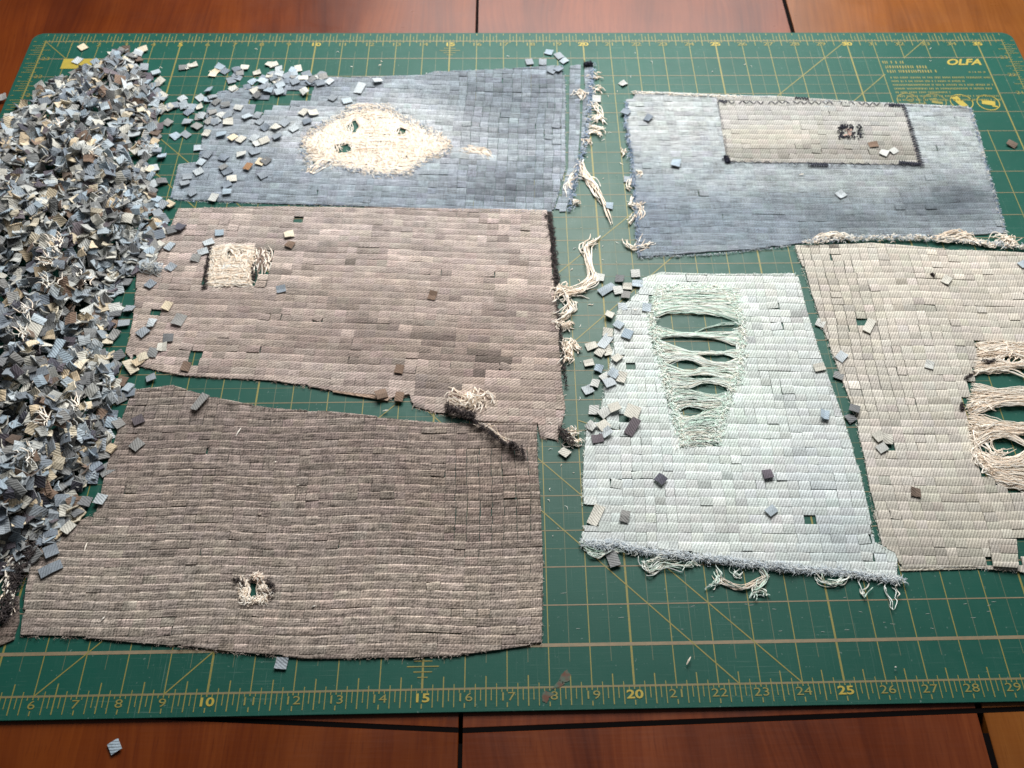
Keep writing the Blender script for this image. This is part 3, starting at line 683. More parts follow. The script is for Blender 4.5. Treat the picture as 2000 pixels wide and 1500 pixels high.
# pale blue panel with the sewn patch
POLY['patched'] = [(1222, 197), (1236, 196), (1236, 180), (1330, 184), (1500, 188), (1640, 198), (1760, 205), (1895, 210), (1912, 262), (1925, 320), (1945, 390), (1966, 460), (1700, 462), (1600, 470), (1545, 478), (1470, 490), (1330, 498), (1245, 503), (1240, 420), (1236, 300), (1228, 280), (1220, 230)]
colD = blobs((158, 170, 176), [(1310, 240, (182, 188, 188), 100, 50), (1860, 260, (166, 176, 176), 70, 50), (1400, 440, (120, 136, 150), 200, 40), (1620, 420, (118, 132, 140), 120, 35), (1850, 400, (92, 106, 118), 95, 40), (1700, 360, (150, 160, 162), 150, 22), (1640, 435, (76, 86, 94), 85, 20), (1560, 395, (108, 122, 130), 60, 18), (1850, 388, (72, 84, 94), 60, 20), (1260, 440, (118, 134, 150), 60, 60), (1880, 212, (100, 100, 98), 18, 8), (1500, 450, (128, 144, 158), 80, 40)], 0.75)
PATCH = [(1400, 192), (1500, 190), (1640, 199), (1762, 206), (1775, 245), (1790, 290), (1800, 325), (1700, 324), (1560, 320), (1420, 318), (1408, 250)]
patched = panel('patched_denim_panel', 'pale blue denim panel with a sewn-on beige patch edged in navy zigzag stitches',
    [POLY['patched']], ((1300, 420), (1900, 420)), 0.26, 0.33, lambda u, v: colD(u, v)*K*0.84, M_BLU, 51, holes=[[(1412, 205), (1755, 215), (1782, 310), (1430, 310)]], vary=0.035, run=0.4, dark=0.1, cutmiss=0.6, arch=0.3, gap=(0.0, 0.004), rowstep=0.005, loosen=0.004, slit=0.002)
pb = MB(); prism(pb, [tuple(P(u, v))[:2] for u, v in PATCH], 0.001, 0.03, np.array(lin((150, 145, 135))), [tuple(P(u, v))[:2] for u, v in PATCH])
patch = pb.build('patch', M_DEN, patched, origin=(*tuple(P(1600, 260))[:2], 0)); tag(patch, 'beige patch sewn on with navy thread')
colP = blobs((172, 170, 160), [(1500, 270, (196, 187, 164), 70, 18), (1700, 220, (174, 174, 168), 80, 20), (1600, 300, (150, 144, 131), 180, 12), (1480, 230, (178, 176, 170), 70, 20), (1745, 300, (138, 131, 117), 30, 14)], 0.6)
panel('x', '', [PATCH], ((1400, 300), (1790, 306)), 0.24, 0.30, lambda u, v: colP(u, v)*K*0.86, M_DEN, 52, parent=patch, zb=0.034, vary=0.07, gap=(0.0, 0.008), limit=200, loosen=0.05)
R = random.Random(53); mb = MB()
def zigzag(a, b_, step, amp, r, cols, z=0.10):
    A, B = P(*a, 0.08), P(*b_, 0.08); L = (B-A).length; d = (B-A)/L; nn = Vector((-d.y, d.x, 0)); k = int(L/step); pts = []
    for i in range(k+1):
        s = 1 if i % 2 else -1; p = A+d*(i*step)+nn*(amp*s*R.uniform(.7, 1.2)); pts.append((p.x, p.y, z+R.uniform(-.01, .01)))
    for p, q in zip(pts, pts[1:]):
        if R.random() < 0.12: continue
        tube(mb, [p, ((p[0]+q[0])/2, (p[1]+q[1])/2, z+.02), q], r, jit(R.choice(cols), .15, R), 4)
zigzag((1400, 200), (1640, 202), 0.13, 0.08, 0.016, NAVY+[lin((120, 122, 130)), lin((96, 98, 110))]); zigzag((1640, 201), (1765, 207), 0.13, 0.08, 0.016, NAVY+[lin((120, 122, 130)), lin((96, 98, 110))])
zigzag((1425, 317), (1620, 322), 0.14, 0.09, 0.016, NAVY+[lin((120, 122, 130)), lin((96, 98, 110))]); zigzag((1620, 321), (1800, 324), 0.14, 0.09, 0.017, NAVY+[lin((110, 112, 120))])
for _ in range(3): zigzag((1764, 206), (1779, 250), 0.06, 0.08, 0.015, NAVY+[lin((110, 112, 120))]); zigzag((1779, 250), (1801, 328), 0.06, 0.10, 0.015, NAVY+[lin((110, 112, 120))])
for _ in range(2): zigzag((1578, 322), (1618, 323), 0.04, 0.09, 0.02, NAVY); zigzag((1755, 318), (1800, 321), 0.04, 0.10, 0.02, NAVY); zigzag((1735, 205), (1766, 207), 0.04, 0.09, 0.02, NAVY)
for _ in range(2): zigzag((1552, 192), (1580, 194), 0.05, 0.07, 0.02, NAVY); zigzag((1403, 197), (1420, 199), .05, .07, .02, NAVY)
zigzag((1402, 205), (1415, 260), 0.10, 0.05, 0.010, [lin((120, 120, 126))]); zigzag((1415, 260), (1420, 312), .10, .05, .010, [lin((120, 120, 126))])
fuzz(mb, [(1416, 308), (1422, 318)], 0.10, 120, 0.016, NAVY, R, 0.12, (0.06, 0.14))
for _ in range(230):
    u, v = R.uniform(1636, 1682), R.uniform(249, 277)
    if 1666 < u < 1673 or (1644 < u < 1660 and 256 < v < 272 and R.random() < .75): continue
    a = P(u, v); an = R.choice([0.3, 1.2, 2.4])+R.gauss(0, .3); L = R.uniform(.05, .10)
    tube(mb, [(a.x, a.y, .10), (a.x+L/2*math.cos(an), a.y+L/2*math.sin(an), .125), (a.x+L*math.cos(an), a.y+L*math.sin(an), .10)], .02, jit(R.choice(NAVY), .2, R), 4)
for _ in range(14):
    a = P(R.uniform(1645, 1660), R.uniform(257, 271)); an = R.uniform(.3, .9); L = R.uniform(.08, .16)
    tube(mb, [(a.x, a.y, .10), (a.x+L/2*math.cos(an), a.y+L/2*math.sin(an), .12), (a.x+L*math.cos(an), a.y+L*math.sin(an), .10)], .016, lin((214, 180, 166)), 4)
tag(mb.build('stitching', M_YARN, patch), 'navy zigzag stitching', kind='stuff')
mb = MB()
fuzz(mb, [(1238, 181), (1330, 185), (1450, 190)], 0.05, 240, 0.012, CREAM+WHITE, R, 0.20, (0.03, 0.09), 0.6); fuzz(mb, [(1450, 190), (1640, 199), (1890, 211)], 0.04, 340, 0.010, WHITE+GREYB, R, 0.14, (0.03, 0.08))
fuzz(mb, [(1224, 200), (1222, 240), (1236, 330), (1242, 420), (1248, 500)], 0.08, 420, 0.012, BLUEF, R, 0.16); fuzz(mb, [(1895, 212), (1925, 320), (1964, 458)], 0.05, 300, 0.010, BLUEF+WHITE, R, 0.15); fuzz(mb, [(1245, 503), (1400, 496), (1545, 480)], 0.03, 220, 0.009, GREYB, R, .1, (.02, .06))
for p in ([(1238, 335), (1250, 340), (1246, 350)], [(1236, 350), (1226, 365), (1232, 372)], [(1238, 385), (1230, 400), (1244, 408)], [(1246, 398), (1254, 412), (1250, 432)], [(1240, 420), (1228, 440)], [(1218, 462), (1226, 480), (1240, 486), (1258, 462)], [(1240, 486), (1262, 480), (1274, 474)], [(1240, 400), (1252, 404)], [(1216, 290), (1220, 302)]):
    strands(mb, p, 6, 0.018, CREAM, R, 0.04, 0.03, (0.05, 0.14), .5, 9)
tag(mb.build('frayed_edge', M_YARN, patched), kind='stuff')

# beige panel with the large cream hole at the right
POLY['beige'] = [(1552, 480), (1700, 478), (1900, 490), (2060, 500), (2060, 1132), (1985, 1116), (1930, 1112), (1900, 1108), (1760, 1112), (1745, 1080), (1722, 1070), (1705, 1000), (1690, 900), (1665, 800), (1640, 730), (1605, 640), (1580, 560)]
HOLE_F = [(1905, 668), (1960, 666), (1990, 690), (2010, 700), (2070, 720), (2070, 980), (1990, 965), (1935, 940), (1900, 890), (1890, 830), (1880, 800), (1905, 740)]
colF = blobs((198, 190, 174), [(1640, 620, (186, 178, 162), 50, 80), (1800, 560, (200, 191, 174), 150, 60), (1780, 700, (196, 190, 176), 100, 80), (1850, 1000, (192, 186, 168), 150, 60), (1800, 1085, (170, 164, 150), 120, 14), (1750, 900, (200, 194, 182), 80, 80), (1740, 1040, (186, 178, 164), 40, 30)], 0.7)
beige = panel('beige_denim_panel', 'off-white beige denim panel cut off by the right picture edge, with a cream ladder hole',
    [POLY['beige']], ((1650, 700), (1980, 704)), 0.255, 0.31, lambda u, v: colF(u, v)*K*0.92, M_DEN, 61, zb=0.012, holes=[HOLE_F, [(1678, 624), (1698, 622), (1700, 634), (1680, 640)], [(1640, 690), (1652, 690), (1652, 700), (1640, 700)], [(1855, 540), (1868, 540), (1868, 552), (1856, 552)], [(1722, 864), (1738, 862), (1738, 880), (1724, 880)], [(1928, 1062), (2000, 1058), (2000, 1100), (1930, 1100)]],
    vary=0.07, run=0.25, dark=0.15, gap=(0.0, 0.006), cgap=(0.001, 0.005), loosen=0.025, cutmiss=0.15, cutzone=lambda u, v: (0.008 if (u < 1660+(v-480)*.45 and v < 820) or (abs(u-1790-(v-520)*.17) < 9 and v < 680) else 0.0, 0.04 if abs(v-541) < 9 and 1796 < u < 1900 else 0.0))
R = random.Random(63); mb = MB()
weft(mb, [(1905, 670), (1905, 720), (1888, 790), (1892, 850), (1908, 900), (1945, 945)], [(2020, 672), (2050, 720), (2060, 790), (2070, 850), (2070, 900), (2070, 985)], 430, 0.0135, CREAM, R, wig=0.045, z=(0.03, 0.14), openings=[(1955, 745, 60, 15), (1990, 812, 65, 16), (1955, 878, 40, 18), (1972, 706, 20, 8), (2010, 860, 25, 9), (2030, 740, 40, 12)])
for p in ([(1905, 672), (1930, 690), (1968, 686), (1975, 700)], [(1890, 800), (1910, 790), (1940, 800)], [(1895, 830), (1925, 836), (1960, 828)], [(1898, 880), (1920, 915), (1935, 925)], [(1892, 836), (1905, 860), (1902, 900)], [(1920, 870), (1945, 893), (1975, 888)], [(1958, 680), (1975, 692), (1970, 715)]):
    strands(mb, p, 10, 0.018, CREAM, R, 0.06, 0.05, (0.06, 0.2), 0.4, 10)
tag(mb.build('frayed_hole_yarn', M_YARN, beige), 'cream yarns bridging the large hole', kind='stuff')
mb = MB(); fuzz(mb, [(1915, 706), (1928, 712), (1942, 706)], 0.04, 60, 0.015, BLACKISH, R, 0.12, (.08, .18)); fuzz(mb, [(1884, 742), (1902, 728)], 0.02, 30, 0.012, BLACKISH, R, 0.14, (.06, .12)); fuzz(mb, [(1878, 788), (1878, 802)], 0.05, 50, 0.015, BLACKISH, R, 0.10, (.06, .12)); fuzz(mb, [(1818, 536), (1824, 540)], 0.04, 40, 0.015, BLACKISH, R, 0.08, (.06, .1))
tag(mb.build('dark_fluff', M_YARN, beige), kind='stuff')
mb = MB()
fuzz(mb, [(1570, 476), (1650, 468), (1740, 466), (1830, 468), (1920, 476), (2010, 486)], 0.10, 900, 0.012, GREYB+WHITE+CREAM, R, 0.18, (0.05, 0.16), 0.5)
for p in ([(1588, 475), (1610, 462), (1640, 466), (1662, 472)], [(1600, 468), (1630, 464), (1655, 468)], [(1815, 472), (1840, 464), (1860, 458), (1880, 462), (1895, 472)], [(1820, 474), (1855, 470), (1890, 466), (1915, 480)], [(1935, 478), (1945, 464), (1965, 464), (1966, 474), (1950, 480)], [(1960, 466), (1985, 478)], [(1900, 470), (1930, 482), (1950, 480)]):
    strands(mb, p, 9, 0.018, CREAM, R, 0.06, 0.05, (0.08, 0.22), 0.4, 11)
tag(mb.build('frayed_edge', M_YARN, beige), kind='stuff')
# a raised strip end that curls up at the near edge, and a long slit higher up
panel('x', '', [[(1926, 1056), (1980, 1058), (1985, 1114), (1936, 1110)]], ((1926, 1056), (1980, 1058)), 0.25, 0.66, lambda u, v: colF(u, v)*K*0.92, M_DEN, 64, parent=beige, zb=0.10, limit=20, cutmiss=1.0)
mb = MB(); prism(mb, [tuple(P(u, v))[:2] for u, v in ((1758, 1116), (1905, 1112), (1905, 1106), (1850, 1103), (1758, 1108))], 0.004, 0.03, np.array(lin((186, 180, 166)))*K, [(0, 0), (1, 0), (1, .2), (.5, .2), (0, .2)]); mb.build('loose_cloth_sliver', M_DEN, beige)

# pale mint panel with the ladder of holes
POLY['mint'] = [(1255, 545), (1290, 533), (1400, 537), (1556, 535), (1570, 590), (1585, 640), (1600, 690), (1640, 800), (1678, 920), (1698, 1010), (1708, 1060), (1752, 1082), (1750, 1128), (1600, 1110), (1400, 1090), (1300, 1074), (1136, 1058), (1140, 1028), (1170, 1030), (1170, 990), (1137, 985), (1140, 900), (1146, 831), (1172, 811), (1180, 760), (1190, 720), (1196, 690), (1200, 640), (1206, 610), (1248, 570)]
HOLE_E = [(1272, 572), (1300, 566), (1430, 572), (1442, 620), (1446, 700), (1440, 740), (1412, 780), (1398, 830), (1392, 868), (1330, 868), (1318, 810), (1295, 740), (1280, 660), (1268, 620)]
colE = blobs((196, 207, 203), [(1500, 640, (190, 198, 192), 80, 80), (1250, 900, (199, 209, 206), 100, 80), (1640, 1040, (174, 189, 192), 60, 50), (1500, 950, (198, 209, 207), 120, 50), (1600, 940, (186, 200, 203), 50, 50), (1400, 1010, (194, 200, 193), 120, 40), (1400, 550, (194, 202, 192), 120, 16), (1250, 640, (200, 206, 202), 50, 60), (1620, 800, (184, 194, 192), 50, 60), (1360, 720, (202, 222, 212), 110, 180)], 0.6)
mint = panel('mint_denim_panel', 'very pale mint denim panel with a ladder of torn holes and a fringed near edge',
    [POLY['mint']], ((1200, 940), (1640, 944)), 0.255, 0.31, lambda u, v: colE(u, v)*K, M_DEN, 71, holes=[HOLE_E, [(1578, 1012), (1592, 1012), (1592, 1026), (1578, 1026)], [(1220, 706), (1232, 706), (1232, 718), (1220, 718)], [(1212, 812), (1224, 812), (1224, 824), (1212, 824)], [(1172, 812), (1186, 812), (1186, 826), (1172, 826)]],
    vary=0.06, run=0.4, dark=0.25, gap=(0.0, 0.007), cgap=(0.001, 0.0055), loosen=0.02, cutmiss=0.1, warp=0.03)
R = random.Random(73); mb = MB()
weft(mb, [(1275, 568), (1266, 620), (1282, 670), (1298, 740), (1318, 810), (1332, 872)], [(1446, 566), (1450, 625), (1450, 690), (1440, 745), (1410, 800), (1392, 872)], 520, 0.0115, MINT, R, wig=0.034, z=(0.02, 0.08), skip=0.1,
     openings=[(1358, 634, 86, 19), (1365, 671, 66, 15), (1400, 696, 30, 9), (1338, 716, 26, 9), (1372, 740, 26, 5), (1388, 762, 30, 11), (1348, 806, 22, 8)])
strands(mb, [(1280, 655), (1340, 655), (1440, 652)], 10, 0.014, MINT, R, 0.04, 0.02, (0.05, 0.12)); strands(mb, [(1355, 650), (1400, 636), (1436, 632)], 5, 0.013, MINT, R, 0.015, 0.015)
tag(mb.build('frayed_hole_yarn', M_YARN, mint), 'mint yarns bridging the ladder of holes', kind='stuff')
mb = MB(); fuzz(mb, [(1290, 570), (1272, 620), (1284, 680), (1302, 750), (1325, 830), (1340, 872)], 0.16, 900, 0.011, MINT, R, 0.18, (0.05, 0.09)); fuzz(mb, [(1425, 568), (1448, 630), (1446, 720), (1418, 790), (1396, 870)], 0.16, 800, 0.011, MINT, R, 0.18, (0.05, 0.09)); fuzz(mb, [(1280, 566), (1350, 562), (1430, 566)], 0.18, 500, 0.011, MINT, R, 0.2, (0.04, 0.08), .7)
tag(mb.build('hole_fluff', M_YARN, mint), kind='stuff')
mb = MB()
FB = [lin((212, 219, 222)), lin((226, 230, 230)), lin((192, 203, 212))]
fuzz(mb, [(1136, 1062), (1200, 1060), (1260, 1078), (1330, 1086), (1400, 1094), (1480, 1104), (1560, 1112), (1640, 1118), (1700, 1126), (1752, 1134)], 0.085, 2300, 0.008, FB, R, 0.24, (0.03, 0.12), 0.6)
for _ in range(14):
    t_ = R.random(); u0, v0 = 1140+t_*600, 1062+t_*70; fuzz(mb, [(u0, v0), (u0+R.uniform(10, 40), v0+R.uniform(2, 8))], 0.10, 60, 0.008, FB, R, 0.22, (0.05, 0.17), 0.4)
tag(mb.build('fringed_hem', M_YARN, mint), 'bluish fluffy frayed hem', kind='stuff')
mb = MB()
for p, c_, k in (([(1134, 1064), (1150, 1078), (1172, 1082), (1190, 1070)], MINT, 6), ([(1140, 1070), (1165, 1084), (1205, 1072), (1225, 1078)], MINT, 5), ([(1252, 1095), (1258, 1110), (1275, 1116), (1295, 1100), (1330, 1104)], MINT, 8), ([(1255, 1105), (1280, 1090), (1310, 1082)], MINT, 7), ([(1262, 1112), (1300, 1104), (1360, 1102)], MINT, 6), ([(1335, 1112), (1350, 1100), (1360, 1106)], MINT, 5), ([(1384, 1148), (1400, 1140), (1405, 1125), (1396, 1108)], MINT, 7), ([(1396, 1112), (1412, 1135), (1445, 1150), (1480, 1136), (1512, 1122)], CREAM, 9), ([(1440, 1105), (1432, 1120), (1444, 1124), (1446, 1112)], MINT, 5), ([(1468, 1172), (1474, 1155), (1492, 1158), (1496, 1168)], MINT, 8), ([(1480, 1106), (1498, 1128), (1482, 1150), (1474, 1145), (1488, 1120)], MINT, 7), ([(1600, 1118), (1606, 1136), (1640, 1140), (1652, 1125)], MINT, 7), ([(1645, 1110), (1655, 1130), (1620, 1132)], MINT, 5), ([(1680, 1130), (1686, 1160), (1690, 1150), (1708, 1135)], MINT, 3), ([(1726, 1134), (1734, 1165), (1745, 1190)], MINT, 2), ([(1738, 1134), (1748, 1160), (1746, 1188)], MINT, 2), ([(1225, 1082), (1238, 1080), (1245, 1072)], MINT, 4)):
    strands(mb, p, k, 0.014, c_, R, 0.035, 0.03, (0.03, 0.14), 0.5, 14)
tag(mb.build('hanging_threads', M_YARN, mint), kind='stuff')

# fine broken fibres along the cut borders of every panel
R = random.Random(79)
for key, root, cols, k in (('blue', blue, BLUEF+WHITE, 700), ('brown', brown, [lin((178, 158, 146)), lin((140, 120, 108)), lin((206, 190, 178))], 700), ('grey', grey, [lin((150, 136, 126)), lin((104, 92, 86)), lin((190, 178, 168))], 700), ('beige', beige, WHITE+[lin((190, 182, 168))], 600), ('mint', mint, WHITE+MINT, 700)):
    mb = MB(); fuzz(mb, POLY[key]+POLY[key][:1], 0.02, k, 0.0055, cols, R, 0.13, (0.015, 0.07), 0.45)
    tag(mb.build('border_fibres', M_YARN, root), kind='stuff')

# ------------------------------------------------------------------ loose threads
def thread(name, label, paths, cols, r, z=(0.03, 0.18), fz=(), seed=0, zoff=0):
    R = random.Random(seed); mb = MB()
    for p, k, sp in paths: strands(mb, p, k, r, cols, R, sp, 0.05, z, 0.7, 16)
    for path, w_, k, cc, L in fz: fuzz(mb, path, w_, k, 0.010, cc, R, L, (z[0], z[1]+.08))
    a = P(*paths[0][0][0]) if paths else P(*fz[0][0][0])
    o = mb.build(name, M_YARN, None, origin=(a.x, a.y, 0)); return tag(o, label, 'thread', 'loose threads on the mat')
thread('thread_bundle', 'frayed cream thread bundle pointing down between the blue and patched panels', [([(1128, 330), (1135, 318), (1142, 340), (1160, 365), (1175, 390), (1198, 442)], 14, 0.05), ([(1130, 345), (1150, 350), (1165, 372)], 8, 0.05), ([(1120, 372), (1112, 350), (1126, 335)], 4, .03)], CREAM, 0.02, seed=1)
thread('thread_bundle', 'long twisted cream thread rising to the grid corner beside the dark selvedge', [([(1166, 462), (1160, 474), (1142, 482), (1146, 500), (1152, 520), (1158, 545), (1140, 558), (1120, 570), (1090, 575)], 14, 0.05), ([(1158, 535), (1145, 562), (1110, 572), (1095, 585)], 12, 0.08)], CREAM, 0.02, seed=2)
thread('yarn_snippet', 'short cream yarn snippet on the mat right of the brown panel', [([(1113, 661), (1122, 674), (1138, 690)], 9, 0.03)], CREAM, 0.018, seed=3)
thread('thread_fluff', 'dark fluffy thread tangle with cream end across two brown panels', [([(930, 832), (960, 840), (985, 862), (1000, 872)], 6, .03), ([(880, 800), (890, 780), (915, 790), (930, 776), (938, 790), (925, 808)], 26, .09)], CREAM, 0.018, (0.08, 0.26), [([(872, 800), (900, 812), (928, 818)], 0.11, 300, BLACKISH, 0.2), ([(915, 820), (950, 845), (985, 872), (1000, 876)], 0.035, 200, BLACKISH, 0.16), ([(995, 872), (1014, 884)], 0.08, 130, BLACKISH, 0.16), ([(1018, 880), (1024, 896)], 0.03, 40, BLACKISH, 0.15)], seed=4)
thread('thread_fluff', 'small dark fluff tuft at the brown panel lower right corner', [([(1110, 858), (1134, 866)], 5, .03), ([(1108, 844), (1124, 846)], 3, .02)], CREAM, 0.016, (0.03, 0.15), [([(1094, 838), (1108, 858), (1120, 868)], 0.11, 150, BLACKISH, 0.2)], seed=5)
thread('thread_fluff', 'white and grey lint tuft on the brown panel left edge', [([(276, 515), (300, 525), (318, 520)], 16, 0.10)], WHITE+GREYB, 0.016, (0.06, 0.2), [([(282, 520), (315, 530)], 0.15, 160, WHITE+GREYB, 0.25)], seed=6)
lint = MB(); R = random.Random(77)
for _ in range(95):
    u, v = R.choice([(R.uniform(1110, 1240), R.uniform(130, 640)), (R.uniform(1065, 1140), R.uniform(620, 1050)), (R.uniform(300, 1900), R.uniform(95, 150)), (R.uniform(1110, 1240), R.uniform(130, 640)), (R.uniform(1080, 1960), R.uniform(1150, 1240))])
    a = R.uniform(0, 6.28) if v < 1100 else R.gauss(0, .12); L = R.uniform(.02, .08); p = P(u, v); zz = 0.012 if not any(inside(pl, u, v) for pl in POLY.values()) else 0.075
    if v > 1100: tube(lint, [(p.x, p.y, .006), (p.x+L*math.cos(a), p.y+L*math.sin(a), .006), (p.x+L*2*math.cos(a), p.y+L*2*math.sin(a), .006)], .005, lin((190, 196, 190)), 3); continue
    tube(lint, [(p.x, p.y, zz), (p.x+L*math.cos(a), p.y+L*math.sin(a), zz+.015), (p.x+L*1.8*math.cos(a+.4), p.y+L*1.8*math.sin(a+.4), zz)], R.uniform(.006, .015), jit(R.choice(WHITE+CREAM), .1, R), 3)
for u, v, L, a in ((1340, 1300, .22, 1.0), (462, 855, .28, 1.2), (580, 950, .08, 0), (505, 1007, .10, 0), (537, 908, .08, 1), (167, 1080, .25, 1.5), (610, 1188, .1, .4), (200, 1215, .12, 1), (1560, 345, .16, .2), (1135, 495, .14, -.6), (1160, 555, .1, 2), (748, 806, .16, .2), (740, 132, .1, .5), (1745, 1305, .05, 0)):
    p = P(u, v); tube(lint, [(p.x, p.y, .085), (p.x+L*.5*math.cos(a), p.y+L*.5*math.sin(a), .10), (p.x+L*math.cos(a), p.y+L*math.sin(a), .085)], .022, R.choice(CREAM), 4)
tag(lint.build('lint', M_YARN), 'specks of pale lint strewn over the mat and cloth', 'lint', kind='stuff')

# ------------------------------------------------------------------ loose squares
PAL = {'b': ('slate blue', [(140, 149, 158), (130, 140, 151), (152, 160, 167)]), 'p': ('pale blue', [(176, 188, 196), (188, 196, 200), (164, 180, 192)]),
       'g': ('grey', [(134, 136, 136), (148, 148, 146), (120, 122, 124)]), 'w': ('off-white', [(198, 200, 196), (206, 204, 194)]),
       'c': ('cream', [(216, 202, 176), (206, 188, 160), (222, 212, 190)]), 'd': ('dark', [(104, 98, 106), (92, 92, 102), (112, 105, 110)]),
       'n': ('brown', [(128, 108, 94), (140, 120, 106), (112, 98, 88)]), 'o': ('tan', [(176, 136, 100), (164, 126, 94)])}
def chip(mb, c, nrm, ang, wd, ht, th, bend, tint, back, seg=2):
    """a single cut square, slightly curled, face and paler back"""
    nrm = Vector(nrm).normalized(); t = nrm.orthogonal().normalized(); t = Matrix.Rotation(ang, 3, nrm) @ t; s = nrm.cross(t)
    vs, tt, uu = [], [], []
    for side in (1, 0):
        for j in range(seg+1):
            for i in range(seg+1):
                a, b_ = i/seg-.5, j/seg-.5
                p = Vector(c)+t*(a*wd)+s*(b_*ht)+nrm*(bend[0]*(a*a*4-1)+bend[1]*(b_*b_*4-1)+bend[2]*a*b_*4+(th if side else 0))
                vs.append(tuple(p)); tt.append(tuple(tint if side else back)); uu.append((a*wd+c[0]*3, b_*ht+c[1]*5))
    k = seg+1; n1 = k*k; fs = []
    for j in range(seg):
        for i in range(seg):
            a = j*k+i; fs.append((a, a+1, a+k+1, a+k)); fs.append((n1+a, n1+a+k, n1+a+k+1, n1+a+1))
    rim = [i for i in range(k)]+[j*k+seg for j in range(1, k)]+[seg*k+i for i in reversed(range(seg))]+[j*k for j in reversed(range(1, seg))]
    for i in range(len(rim)):
        a, b_ = rim[i-1], rim[i]; fs.append((n1+a, n1+b_, b_, a))
    mb.add(vs, fs, tt, uu)
LOOSE = """
367,131,w 377,128,w 358,133,g 423,139,c 430,132,p 440,140,b 416,146,c 478,133,w 502,143,w 535,128,w 545,136,p 528,126,w 583,135,w 452,158,b 494,160,p 518,164,b 539,157,w 560,160,b 577,161,b 609,157,g 626,164,b 483,171,b 525,178,p 546,180,p 595,180,w
357,194,p 392,192,p 416,192,b 360,208,p 346,206,b 423,200,g 441,205,b 394,229,p 367,240,b 329,241,g 420,238,b 483,229,p 507,238,b 518,250,b 539,250,w 574,252,p 556,241,b 404,262,w 343,266,p 455,270,c 497,271,p 542,268,b 364,264,b 388,290,p 406,303,b 472,303,w 497,297,b 509,317,c 485,327,o 513,343,b 388,336,p 366,346,b 362,359,b 453,350,w 443,362,b 444,376,p 418,387,w 376,378,b 444,336,b 290,380,p 308,268,g 308,182,b
1072,103,p 1060,122,b 1092,110,b 1102,120,p 1078,138,b 1091,136,b 1034,122,b 703,173,p2 678,198,p 650,192,b 593,220,w 612,222,w 600,238,b 738,160,p 1165,194,w 1217,164,w 1266,232,b 1320,320,p 1642,380,p 1975,283,n 1226,351,b 1190,403,p 1222,220,b 1726,300,w 1745,296,w 1705,284,n
429,456,p 565,459,c 567,479,n 408,475,p 397,493,p 383,505,g 332,482,p 334,522,b 443,522,p 294,556,b 549,565,b 327,599,c 350,626,g3 297,633,p 280,650,b 329,661,g 299,690,g 317,678,w 279,698,c 270,708,c 257,718,c2 296,740,b 255,769,b 364,717,n 270,473,b 257,535,w 229,601,g 254,606,b 222,634,n 243,633,b 196,648,w 189,664,p 271,822,d 268,870,g 203,827,c 187,850,c 210,862,g 170,874,p 392,788,g2 240,746,n 214,765,g 236,780,g
210,917,g3 197,976,p 100,1112,b2 113,1045,c 126,1021,g 147,986,c 169,982,g 158,947,c 550,1296,b 225,1459,p 135,1032,w 845,578,n 780,722,n  745,772,n 780,776,n
1172,543,w 1185,566,p2 1207,568,w 1225,560,w 1241,535,w 1245,555,p 1216,600,p 1263,601,p 1190,617,w 1208,635,p 1225,653,p 1187,650,w 1182,668,p2 1155,677,w 1172,689,w 1186,686,w 1205,700,w 1150,710,w 1169,721,p 1199,730,p 1182,737,w 1190,748,p 1214,738,w 1148,762,p 1162,750,w 1160,802,w 1180,806,w 1200,797,w 1235,806,w3 1235,835,d2 1155,833,w 1178,832,w 1184,846,p 1167,857,d 1499,927,d 1290,937,d 1103,885,w 1164,1007,w2 1195,1087,g2 1220,1009,g 1222,578,g 1210,546,g
1697,637,w2 1848,548,w 1602,632,w 1637,735,g 1643,697,p 1722,876,w 1733,858,w 1716,853,w 1997,517,p 1668,800,g 1815,713,w 1788,962,n 1660,818,g 1600,718,w 1610,811,p 1506,998,p
5,191,g 16,229,w 5,246,n 112,87,w 162,93,c 152,119,p 20,262,b
""".split()
LAND = [(735, 270, 'by big cream hole'), (500, 160, 'along far left corner'), (400, 290, 'near left end'), (450, 365, 'near near left corner'), (1080, 120, 'at far right corner'), (440, 510, 'by square cream hole'), (300, 680, 'on torn left end'), (565, 470, 'above middle'), (900, 700, 'in darker part'), (260, 850, 'at far left corner'), (110, 1080, 'at near left corner'),
        (1200, 560, 'at far left corner'), (1180, 660, 'on stepped left edge'), (1165, 740, 'beside left edge'), (1180, 830, 'on loose left edge'), (1300, 960, 'in lower half'), (1500, 960, 'in lower right half'), (1180, 1050, 'at near left corner'), (1700, 640, 'by left middle'), (1850, 550, 'under the long slit'), (1640, 730, 'along left edge'), (1720, 870, 'in lower left'), (1790, 960, 'near lower middle'), (1990, 520, 'at far right'), (1265, 232, 'near far left corner'), (1320, 320, 'left of the patch'), (1640, 380, 'below the patch'), (1725, 296, 'on the patch'), (1225, 340, 'on left fringe')]
NAMES = {'blue': 'blue panel', 'brown': 'light brown panel', 'grey': 'grey-brown panel', 'patched': 'patched panel', 'beige': 'beige panel', 'mint': 'mint panel'}
ITEMS = []                                                          # (label key, u, object)
R = random.Random(88)
